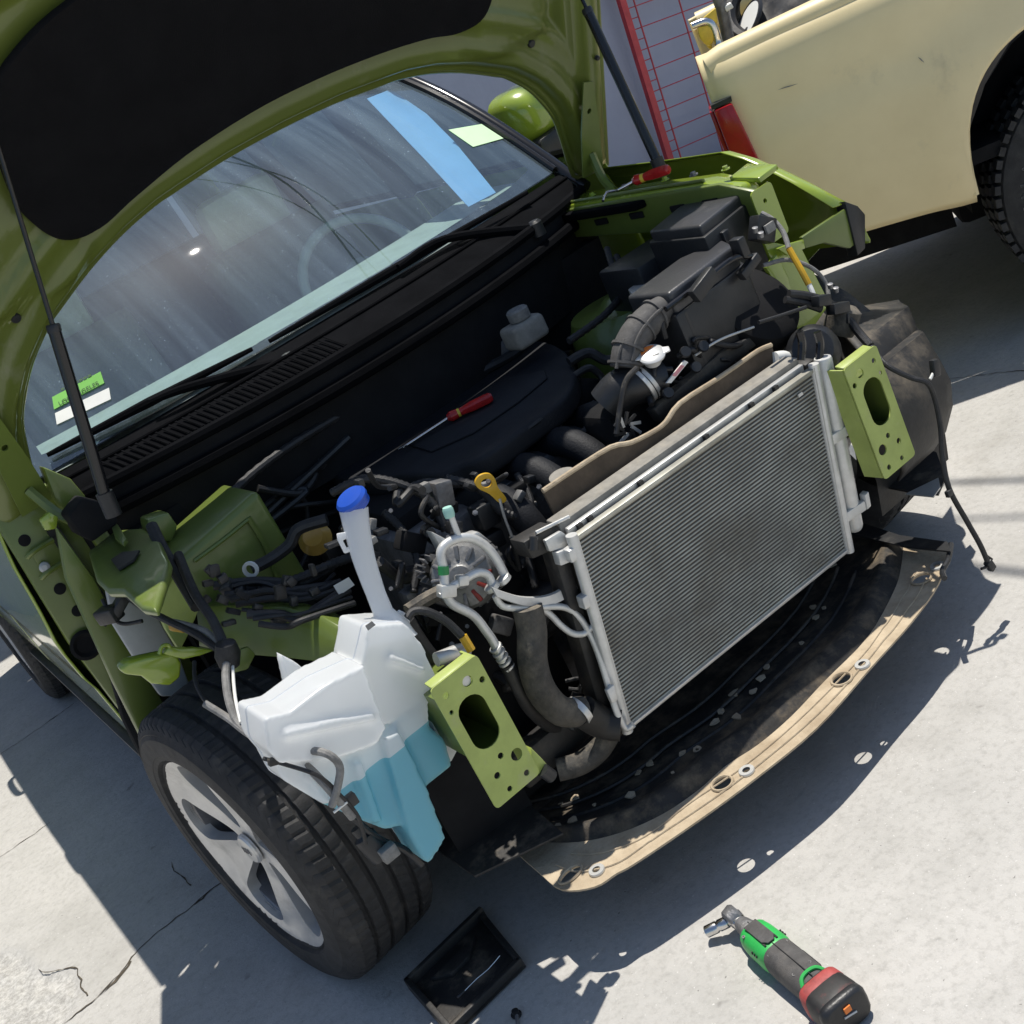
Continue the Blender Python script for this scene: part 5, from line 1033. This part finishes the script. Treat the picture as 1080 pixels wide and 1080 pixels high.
# ---- air-conditioning pipes
D = -.44
hp_ = tubep([(530,698,D),(521,678,D),(513,666,D),(499,649,D),(477,637,D),(470,625,D),(469,616,D),(468,601,D),(465,582,D),(475,571,D),(494,567,D),(511,575,D),(523,589,D),(533,608,D)], .0082, 'alu_white', 'refrigerant_pipe', n=12)
tubep([(468,606,D-.002),(467.5,597,D-.002)], .0092, 'greentape', 'tape_band', hp_, n=12); tubep([(485,569,D),(479,553,D),(476,545,D)], .0055, 'alu_white', 'service_port', hp_, n=12)
MB().lathe([(.0085,-.004),(.0095,0),(.0095,.010),(.008,.014),(0,.014)], P(474,543,'y',D), P(471,534,'y',D)-P(474,543,'y',D), 16).build('port_cap', M['mint'], hp_)
for k in range(5): q = P(523+3.2*k, 683+5*k, 'y', D); MB().lathe([(.009,-.003),(.0125,-.002),(.0125,.002),(.009,.003)], q, V(.3,0,-1), 14, cap=False).build('crimp_ring', M['alu'], hp_)
tubep([(534,700,D),(548,728,D+.01),(560,748,D+.03),(580,765,D+.06),(602,772,D+.08)], .013, 'hose', 'refrigerant_hose', n=12)
p2 = tubep([(465,629,D-.004),(475,620,D-.004),(490,611,D-.004),(504,604,D-.004),(515,607,D-.004),(520,620,D-.004)], .0075, 'alu_white', 'refrigerant_pipe', n=12)
MB().box(P(471,623,'y',D-.002), (.03,.022,.022), Matrix.Rotation(.5,3,'Y')).build('pipe_union', M['alu'], p2, bevel=.003); MB().box(P(487,612,'y',D-.004), (.02,.02,.018), Matrix.Rotation(.5,3,'Y')).build('pipe_union', M['alu'], p2, bevel=.003)
for x, y in ((531,611),(519,619)): MB().lathe([(.011,-.006),(.014,-.004),(.014,.004),(.011,.006)], P(x, y, 'y', D-.003), V(.2,-.1,-1), 16).build('flange_nut', M['seam'] if False else M['alu'], p2)
bandp = [(520,624),(536,630),(552,634),(572,634),(588,629),(600,620),(612,612)]
bd = MB(); bq = catmull(pp(bandp, 'y', -0.460), 4)
for q in bq: bd.v += [q+V(0,0,.011), q+V(0,-.006,.009), q+V(0,-.006,-.009), q+V(0,0,-.011)]
bd.f = [(i*4+j, (i+1)*4+j, (i+1)*4+(j+1) % 4, i*4+(j+1) % 4) for i in range(len(bq)-1) for j in range(4)]+[(0,1,2,3), tuple(range(len(bd.v)-4, len(bd.v)))]
bd.build('pipe_bracket', M['alu_white'], car, ang=30)
tubep([(522,628,-0.455),(532,640,-0.455),(560,641,-0.460),(593,640,-0.465),(610,650,-0.470),(622,668,-0.475),(632,692,-0.480),(643,728,-0.485),(651,752,-0.490),(660,768,-0.490),(668,764,-0.500)], .0062, 'alu_white', 'refrigerant_pipe', n=10)
tubep([(552,636,-0.450),(576,645,-0.455),(592,660,-0.460),(604,668,-0.465),(616,668,-0.470),(626,660,-0.480)], .0062, 'alu_white', 'refrigerant_pipe', n=10)
MB().prism(pp([(640,728),(648,722),(652,738),(646,742)], 'y', -0.500), V(0,.01,0)).build('pipe_clip', M['alu_white'], car, bevel=.002)
lh = tubep([(556,640,-.46),(561,665,-.46),(562,700,-.46),(572,730,-.46),(592,750,-.46),(614,750,-.46)], .027, 'hose_dusty', 'radiator_hose', n=16)
MB().lathe([(.027,-.006),(.0295,-.006),(.0295,.006),(.027,.006)], P(611,750,'y',-.462), V(1,0,.1), 22, cap=False).build('hose_clamp', M['alu'], lh)
tubep([(645,768,-.44),(632,790,-.43),(612,805,-.42),(588,812,-.40)], .022, 'hose_dusty', 'radiator_hose', n=14); tubep([(614,750,-.46),(635,762,-.46),(655,765,-.48)], .030, 'black_dusty', 'hose_neck', n=14)
cb = tubep([(430,652,-.44),(436,645,-.44),(450,645,-.45),(470,655,-.46),(487,671,-.47)], .0075, 'wire', 'battery_cable'); tubep([(488,671,-.47),(497,686,-.475)], .008, 'yellow', 'yellow_sleeve', cb)
tubep([(460,696,-.45),(472,691,-.45),(486,686,-.45),(496,687,-.46)], .0125, 'alu', 'pipe_stub', n=12)
tubep([(428,655,-.40),(440,675,-.40),(455,695,-.40),(470,705,-.40)], .016, 'hose', 'hose'); tubep([(430,645,-.38),(450,632,-.38),(470,622,-.39)], .013, 'hose_dusty', 'hose')
for k in range(8): MB().box(P(500+4*k, 695+8*k, 'y', -.545), (.010,.010,.010), Matrix.Rotation(k,3,'Y')).build('connector', M[('black','alu','black')[k % 3]], car, bevel=.002)
for k in range(16):
    px, py = random.uniform(560,650), random.uniform(600,740); q = [(px, py, -.38)]
    for j in range(3): px += random.uniform(-16,22); py += random.uniform(-10,30); q.append((px, py, -.38+random.uniform(-.02,.02)))
    tubep(q, random.choice((.004,.006,.009)), random.choice(('wire','hose','black_dusty')), 'wire')
# ---- left bay: fuse box, air box, intake elbow, radiator cap
def lidbox(top, z, drop, m, name, skirt=.012, bev=.008):
    a = pp(top, 'z', z); c = sum(a, V(0,0,0))/len(a); o = MB().prism(a, V(0,0,-drop)).build(name, M[m], car, bevel=bev, seg=3); 
    b = [c+(v-c)*1.06+V(0,0,-drop*.55) for v in a]; MB().prism([V(v.x, v.y, a[0].z-drop*.55) for v in b], V(0,0,-.008)).build('lid_seam', M[m], o, bevel=.002); return o
fb = MB(); ft = pp([(684,244),(738,238),(782,203),(728,208)], 'z', .955)
fbx = MB().prism(ft, V(0,0,-.03)).build('fuse_box', M['black_lid'], car, bevel=.006, seg=3)
c_ = sum(ft, V(0,0,0))/4; fo = [c_+(v-c_)*1.10+V(0,0,-.022) for v in ft]; MB().prism([V(v.x, v.y, .933) for v in fo], V(0,0,-.14)).build('lower_case', M['black'], fbx, bevel=.005)
for k in range(3): MB().box(P(748+16*k, 245+8*k, 'z', .90), (.02,.03,.04)).build('latch', M['black'], fbx, bevel=.003)
bt = pp([(660,313),(705,309),(774,258),(762,252),(716,272)], 'z', .905); abx = MB().prism(bt, V(0,0,-.05)).build('air_box', M['black_lid'], car, bevel=.008, seg=3)
c_ = sum(bt, V(0,0,0))/5; MB().prism([V((c_+(v-c_)*1.08).x, (c_+(v-c_)*1.08).y, .862) for v in bt], V(0,0,-.16)).build('lower_case', M['black'], abx, bevel=.006)
DC = P(793, 326, 'y', -.33); MB().lathe([(.0,.03),(.080,.03),(.095,.02),(.10,.0),(.10,-.12),(0,-.12)], DC, V(.15,-.75,.6), 40).build('air_duct_drum', M['black_matte'], abx, bevel=0)
MB().box(P(742,300,'y',-.40), (.07,.02,.03), Matrix.Rotation(-.3,3,'Y')).build('latch', M['black'], abx, bevel=.004); MB().box(P(790,281,'y',-.38), (.06,.02,.02), Matrix.Rotation(-.3,3,'Y')).build('latch', M['black'], abx, bevel=.004)
tubep([(702,326,-.38),(740,298,-.38),(775,272,-.38),(800,272,-.38)], .006, 'gloss_black', 'lid_edge', abx)
MB().prism(pp([(662,305),(690,285),(712,276),(716,282),(690,296),(668,312)], 'z', .86), V(0,0,-.03)).build('battery_clamp', M['alu'], abx, bevel=.003)
MB().box(P(690,292,'z',.84), (.17,.15,.12)).build('battery', M['black'], car, bevel=.008)
for k in range(6): MB().box(P(668+7*k, 288-3*k, 'z', .875), (.016,.016,.016), Matrix.Rotation(k,3,'Z')).build('terminal', M['alu_dark'], abx, bevel=.002)
EY = -.34
epath = catmull([P(x, y, 'y', EY) for x, y in ((706,322),(694,330),(682,340),(670,354),(662,370),(659,388))], 6)
el = MB().tube(epath, [.025,.029,.031,.031,.030,.029], 24, k=1).build('intake_elbow', M['tool_grey'], car)
for f_ in (.30, .55, .80, .97):
    i_ = int(f_*(len(epath)-2)); MB().lathe([(.028,-.003),(.0345,-.0025),(.0345,.0025),(.028,.003)], epath[i_], epath[i_+1]-epath[i_], 28, cap=False).build('rib', M['tool_grey'], el, ang=30)
for an in (20, 110):
    MB().tube([q+Vector((-.8,-.4,.4)).normalized()*.032 if an == 20 else q+Vector((.1,-.9,.4)).normalized()*.032 for q in epath[8:]], .0035, 8, k=1).build('rib', M['tool_grey'], el)
for k in range(5):
    q = bt[0].lerp(bt[1], .1+.2*k); MB().box(V(q.x+.004*k, q.y-.012, .80), (.006,.012,.11)).build('case_rib', M['black'], abx)
tubep([(640,428,-.30),(655,412,-.32),(672,405,-.34),(700,400,-.36)], [.040,.042,.040,.034], 'black', 'throttle_hose', n=18)
for d in (0, 5): MB().lathe([(.036,-.004),(.042,-.004),(.042,.004),(.036,.004)], P(676+d, 405-d*.5, 'y', -.345), V(.9,-.2,.2), 24, cap=False).build('hose_clamp', M['alu'], car)
RC = P(687, 374, 'y', -.38); rc = MB().lathe([(.016,-.02),(.016,-.005),(.026,-.003),(.027,.002),(.022,.005),(0,.006)], RC, V(-.1,-.45,.9), 28).build('radiator_cap', M['alu_white'], car)
rn = V(-.1,-.45,.9).normalized(); ru = V(.8,-.5,-.15); ru = (ru-rn*ru.dot(rn)).normalized(); rw = rn.cross(ru)
for s in (-1, 1): MB().prism([RC+ru*s*.020-rw*.010, RC+ru*s*.036-rw*.007, RC+ru*s*.036+rw*.007, RC+ru*s*.020+rw*.010], rn*.004).build('cap_ear', M['alu_white'], rc, bevel=.002)
MB().prism([RC+rn*.0055+q for q in [(ru*(.019*math.cos(R(a)))+rw*(.019*math.sin(R(a)))) for a in range(60, 200, 14)]], rn*.0008).build('orange_label', M['orange'], rc)
MB().prism([RC+rn*.0055+ru*a+rw*b for a, b in ((-.002,-.012),(.013,-.010),(.013,-.008),(-.002,-.010))], rn*.0006).build('printed_mark', M['black'], rc)
tubep([(672,388,-.38),(660,402,-.375),(654,430,-.37),(650,458,-.37)], .0055, 'hose', 'overflow_hose')
MB().prism(pp([(703,404),(722,380),(726,382),(708,404)], 'y', -.40), V(0,.004,0)).build('label_strap', M['paper'], car); MB().prism(pp([(709,396),(718,385),(722,386),(713,397)], 'y', -.4015), V(0,.001,0)).build('pink_label', M['pink'], car)
for x, y in ((733,388),(704,415),(741,366),(722,372)): MB().lathe([(.010,0),(.012,.004),(.010,.01),(0,.01)], P(x, y, 'y', -.395), V(-.2,-.9,.4), 14).build('clip', M['black'], car)
fs_ = MB().prism(pp([(690,432),(760,372),(812,344),(815,352),(765,390),(700,446)], 'y', -.385), V(0,.03,0)).build('shroud_top', M['black_dusty'], car, bevel=.004)
tubep([(733,375,-.39),(760,358,-.39),(795,345,-.39)], .0025, 'alu', 'wire'); tubep([(800,340,-.44),(820,334,-.44),(850,324,-.44)], .004, 'wire', 'wire')
for k in range(10):
    a = R(36*k); MB().box(P(662,452,'y',-.37)+V(.02*math.cos(a),0,.02*math.sin(a)), (.025,.004,.006), Matrix.Rotation(-a+.4,3,'Y')).build('fan_rib', M['alu' if k % 3 == 0 else 'black'], car)
for k in range(9):
    px, py = random.uniform(690,800), random.uniform(350,400); q = [(px, py, -.36)]
    for j in range(3): px += random.uniform(-24,24); py += random.uniform(-18,22); q.append((px, py, -.36+random.uniform(-.03,.03)))
    tubep(q, random.choice((.003,.004,.006)), random.choice(('wire','hose','black')), 'hose' if k % 2 else 'wire')
MB().box((.30, -.26, .60), (.42, .12, .30)).build('transmission', M['black_matte'], car, bevel=.03)
# horn / washer canister, left harness with connectors
hn = MB().lathe([(0,.05),(.04,.048),(.052,.035),(.055,.0),(.05,-.03),(.03,-.05),(0,-.05)], P(858,372,'y',-.44), V(-.5,-.6,.4), 26).build('horn', M['black'], car)
for x in (843, 862): tubep([(x,350,-.50),(x+3,362,-.50),(x+2,380,-.50)], .008, 'gloss_black', 'horn_strap', hn)
MB().lathe([(.03,0),(.034,.01),(.034,.05),(.02,.06),(0,.06)], P(884,352,'y',-.42), V(.5,-.3,.8), 20).build('resonator', M['hose_dusty'], car)
w1 = tubep([(803,225,-.33),(815,232,-.35),(826,245,-.37),(832,262,-.39)], .0055, 'tape', 'wiring_loom'); tubep([(832,262,-.39),(845,285,-.41),(853,300,-.42)], .0065, 'yellow', 'yellow_sleeve', w1); tubep([(853,300,-.42),(858,312,-.43),(856,320,-.43)], .0055, 'paper', 'wire', w1)
tubep([(805,280,-.36),(830,274,-.38),(855,282,-.40),(870,297,-.41),(874,312,-.42)], .0045, 'tape', 'wire')
tubep([(832,310,-.42),(850,312,-.43),(870,318,-.44),(890,330,-.45),(905,350,-.47),(918,365,-.50)], .009, 'wire', 'wiring_loom'); tubep([(828,316,-.42),(848,320,-.43),(866,326,-.44)], .008, 'wire', 'wiring_loom')
for x, y, sx in ((866,317,.035),(884,325,.045),(895,335,.03)): MB().box(P(x, y, 'y', -.45), (sx,.025,.022), Matrix.Rotation(.35,3,'Y')).build('connector', M['black'], car, bevel=.003)
for x, y in ((876,304),(882,308),(797,245),(803,250)): MB().lathe([(.005,0),(.006,.01),(0,.011)], P(x, y, 'y', -.44), V(0,-.3,1), 10).build('stud', M['alu_dark'], car)
MB().box(P(804,242,'y',-.35), (.05,.03,.05), Matrix.Rotation(.6,3,'Y')).build('relay_holder', M['black'], car, bevel=.004); MB().box(P(812,240,'y',-.37), (.025,.006,.018)).build('relay_label', M['paper'] if False else M['tape'], car)
dw = tubep([(918,365,-.50),(935,385,-.55),(960,398,-.58),(978,404,-.60),(986,420,-.60),(992,450,-.60),(994,480,-.60),(1001,515,-.61),(1020,550,-.62),(1034,575,-.63),(1043,596,-.63)], .0055, 'wire', 'hanging_wire')
MB().box(P(986,388,'y',-.60), (.018,.014,.034), Matrix.Rotation(.3,3,'Y')).build('connector', M['black'], dw, bevel=.003); tubep([(981,400,-.60),(985,392,-.60)], .003, 'paper', 'wire', dw)
MB().box(P(1044,596,'y',-.63), (.016,.014,.026), Matrix.Rotation(-.3,3,'Y')).build('connector', M['black'], dw, bevel=.003); MB().box(P(1001,520,'y',-.612), (.016,.010,.014)).build('clip', M['black'], dw, bevel=.002)
tubep([(1043,597,-.63),(1035,600,-.63)], .003, 'wire', 'wire', dw); tubep([(1046,590,-.63),(1040,586,-.63)], .003, 'wire', 'wire', dw)
# ---- cordless ratchet on the ground
RG = [P(770,962,'z',.045), P(886,1062,'z',.032)]; ra = (RG[1]-RG[0]); ra.z = 0; RLn = ra.length; ra.normalize(); rp_ = V(-ra.y, ra.x, 0); rz = V(0,0,1)
if rp_.y < 0: rp_ = -rp_
rt_ = thing('cordless_ratchet', 'green and grey cordless ratchet with red battery lying on the concrete', 'ratchet', (RG[0].x, RG[0].y, 0)); R0 = V(RG[0].x, RG[0].y, 0)
def rq(s_, a=0, z=0): return R0+ra*(s_*RLn)+rp_*a+rz*z
def rsec(secs, name, m, bev=0, nn=20, e=.72):
    mb = MB()
    for s_, w_, h, zc in secs:
        for j in range(nn):
            a = 2*math.pi*j/nn; ca_, sa_ = math.cos(a), math.sin(a); mb.v.append(rq(s_, 1.10*w_*math.copysign(abs(ca_)**e, ca_), zc+h*math.copysign(abs(sa_)**e, sa_)))
    mb.f = [(i*nn+j, (i+1)*nn+j, (i+1)*nn+(j+1) % nn, i*nn+(j+1) % nn) for i in range(len(secs)-1) for j in range(nn)]+[tuple(range(nn)), tuple(range((len(secs)-1)*nn, len(secs)*nn))]
    return mb.build(name, M[m], rt_, ang=40, bevel=bev)
rsec([(.20,.019,.018,.034),(.23,.025,.025,.034),(.30,.027,.028,.034),(.44,.028,.029,.033),(.48,.026,.028,.033)], 'housing', 'tool_green', .002)
rsec([(.455,.022,.024,.033),(.47,.0265,.0285,.033),(.55,.027,.029,.032),(.66,.0265,.030,.031),(.78,.026,.029,.030),(.84,.0275,.029,.030)], 'grip', 'tool_grey', .001)
bt_ = rsec([(.825,.030,.030,.031),(.84,.034,.031,.032),(.98,.037,.031,.032),(1.05,.037,.030,.032),(1.07,.032,.026,.032)], 'battery', 'tool_black', .002, e=.5)
rsec([(.838,.0338,.0312,.032),(.86,.0350,.0318,.032),(.90,.0358,.0316,.032),(.91,.0350,.0305,.032)], 'battery_collar', 'tool_red', .001, e=.5)
rsec([(1.02,.0375,.0312,.032),(1.055,.0378,.0312,.032),(1.078,.033,.027,.032)], 'battery_end', 'black', .002, e=.5)
MB().prism([rq(.24,-.013,.0615), rq(.42,-.013,.063), rq(.455,-.006,.063), rq(.455,.006,.063), rq(.42,.013,.063), rq(.24,.013,.0615)], rz*.003).build('top_pad', M['tool_grey'], rt_, bevel=.0015)
for s_ in (-1, 1):
    for k in range(3): MB().box(rq(.37+.022*k, s_*.0265, .046), (.010,.002,.004), Matrix((rp_, ra, rz)).transposed()).build('vent', M['black'], rt_)
for k in range(4): MB().box(rq(.435, -.012+.008*k, .061), (.003,.010,.004), Matrix((rp_, ra, rz)).transposed()).build('vent', M['black'], rt_)
MB().tube([rq(.86,-.028,.045), rq(.80,-.018,.058), rq(.78,-.008,.061), rq(.78,.008,.061), rq(.80,.018,.058), rq(.86,.028,.045)], .0035, 8, k=4).build('latch_band', M['tool_green'], rt_)
for s_, a_ in ((.27,.022),(.50,.018),(.50,-.018),(.72,.016),(.72,-.016)): MB().lathe([(.0032,0),(.0032,.002),(.0018,.002),(.0016,.0008),(0,.0008)], rq(s_, a_, .0555), rz, 10).build('screw', M['alu_dark'], rt_, ang=20)
MB().tube([rq(.22+.06*i, 0.0, .0628 if i < 4 else .0618) for i in range(11)], .0009, 6, k=1).build('shell_seam', M['black'], rt_)
MB().box(rq(.60,-.030,.022), (.012,.05,.014), Matrix((rp_, ra, rz)).transposed()).build('trigger', M['black'], rt_, bevel=.003)
rsec([(.08,.010,.011,.036),(.12,.013,.013,.036),(.20,.0165,.016,.036)], 'neck', 'alu_dark', .001)
hd = MB().lathe([(.0,-.012),(.017,-.012),(.021,-.008),(.0215,.008),(.017,.013),(0,.014)], rq(.02,0,.036), V(rp_.x*-.9, rp_.y*-.9, .25), 28).build('ratchet_head', M['alu_dark'], rt_)
rsec([(.02,.014,.013,.036),(.06,.013,.012,.036),(.10,.011,.011,.036)], 'yoke', 'steel', .001)
sdir = (P(746,983,'z',.02)-rq(.02,0,.033)).normalized(); s0 = rq(.02,0,.034)+sdir*.012
MB().lathe([(.009,0),(.0105,.002),(.0105,.018),(.009,.020),(.009,.022),(.0105,.024),(.0105,.044),(.0085,.045),(.007,.040),(0,.040)], s0, sdir, 20).build('socket', M['steel'], hd)
MB().tube([rq(1.081,-.012,.030), rq(1.081,.010,.034)], .002, 6, k=1).build('battery_contact', M['alu'], bt_); MB().box(rq(1.079,.0,.045), (.012,.006,.01), Matrix((rp_, ra, rz)).transposed()).build('battery_button', M['orange'], bt_)
# ---- black plastic tray lying in the shadow, bolt, screwdrivers
tq = [P(*t, 'z', .0) for t in ((433,1046),(513,968),(556,1021),(478,1098))]; tcn = sum(tq, V(0,0,0))/4
tr = thing('plastic_tray', 'shallow black plastic tray lying in the shadow by the front wheel', 'tray', tcn)
MB().prism([v+V(0,0,.003) for v in tq], V(0,0,.010)).build('base', M['black_dusty'], tr, bevel=.002)
for i in range(4):
    a, b = tq[i], tq[(i+1) % 4]; d = (b-a).normalized(); nrm = V(-d.y, d.x, 0); nrm = nrm if (tcn-a).dot(nrm) > 0 else -nrm
    MB().prism([a+V(0,0,.004), b+V(0,0,.004), b+nrm*.012+V(0,0,.004), a+nrm*.012+V(0,0,.004)], V(0,0,.030 if i in (0,3) else .022)).build('side_wall', M['black_dusty'], tr, bevel=.003)
MB().prism([tq[0].lerp(tq[2],.22)+V(0,0,.010), tq[1].lerp(tq[3],.22)+V(0,0,.010), tq[1].lerp(tq[3],.40)+V(0,0,.010), tq[0].lerp(tq[2],.40)+V(0,0,.010)], V(0,0,.012)).build('floor_step', M['black_dusty'], tr, bevel=.002)
pk = thing('thin_rod', 'thin bent steel rod lying in the black tray', 'pick', P(508,1028,'z',.016)); MB().tube([P(490,1045,'z',.030), P(503,1032,'z',.030), P(515,1022,'z',.030), P(527,1008,'z',.030)], .0012, 6, k=2).build('shaft', M['steel'], pk)  # slim bright rod laid along a pale line in the tray
MB().lathe([(.003,0),(.0036,.004),(.0036,.016),(.002,.018)], P(490,1045,'z',.030), P(484,1051,'z',.030)-P(490,1045,'z',.030), 10).build('handle', M['black'], pk)
bo = thing('loose_bolt', 'small black flanged bolt standing on the concrete near the tray', 'bolt', P(545,1072,'z',0)); MB().lathe([(.009,0),(.010,.002),(.010,.004),(.0065,.005),(.0065,.012),(0,.013)], P(545,1071,'z',.001), V(.1,-.1,1), 16).build('head', M['black'], bo)
MB().tube([P(545,1071,'z',.006)+V(0,0,0), P(546,1082,'z',.003)], .0035, 10, k=1).build('shank', M['alu_dark'], bo)
def screwdriver(a, b, c, lab, name='screwdriver', bend=None, zt=0, m='red'):
    t = thing(name, lab, 'screwdriver', a); d = (b-a).normalized(); L_ = (b-a).length; u = d.orthogonal().normalized(); v = d.cross(u); mb = MB(); N_ = 24
    for h, r in ((0,.007),(.04,.0105),(.12,.0125),(.45,.0125),(.62,.010),(.72,.0085),(.80,.0105),(.92,.0115),(1.0,.007)):
        for j in range(N_): an = 2*math.pi*j/N_; rr_ = r*(1-.10*(abs(math.sin(an*3))**.6 if .05 < h < .65 else 0)); mb.v.append(a+d*h*L_+rr_*(math.cos(an)*u+math.sin(an)*v))
    mb.f = [(i*N_+j, i*N_+(j+1) % N_, (i+1)*N_+(j+1) % N_, (i+1)*N_+j) for i in range(8) for j in range(N_)]+[tuple(range(N_)), tuple(range(8*N_, 9*N_))]
    hd_ = mb.build('handle', M[m], t, ang=30); MB().lathe([(.009,0),(.0098,.004),(.0098,.010),(.009,.014)], b-d*.03, d, 16).build('collar', M['yellow_tool'] if m == 'red' else M['red'], hd_)
    MB().tube([b-d*.005]+c, .0032, 10, k=3 if len(c) > 1 else 1).build('shaft', M['steel'], t)
    if len(c) == 1: e = c[0]; MB().box(e, (.007,.020,.0022), Matrix((v, d, u)).transposed()).build('blade_tip', M['steel'], t)
    return t
zc_ = .803
screwdriver(P(519,418,'z',zc_), P(472,441,'z',zc_), [P(425,472,'z',zc_-.006)], 'red handled flat screwdriver lying on the black engine cover')
q1, q2 = P(706,178,'z',1.045), P(668,191,'z',1.045)
screwdriver(q1, q2, [P(652,200,'z',1.045), P(640,203,'z',1.045), P(636,212,'z',1.035)], 'red handled hook tool with bent shaft lying by the left hood strut')
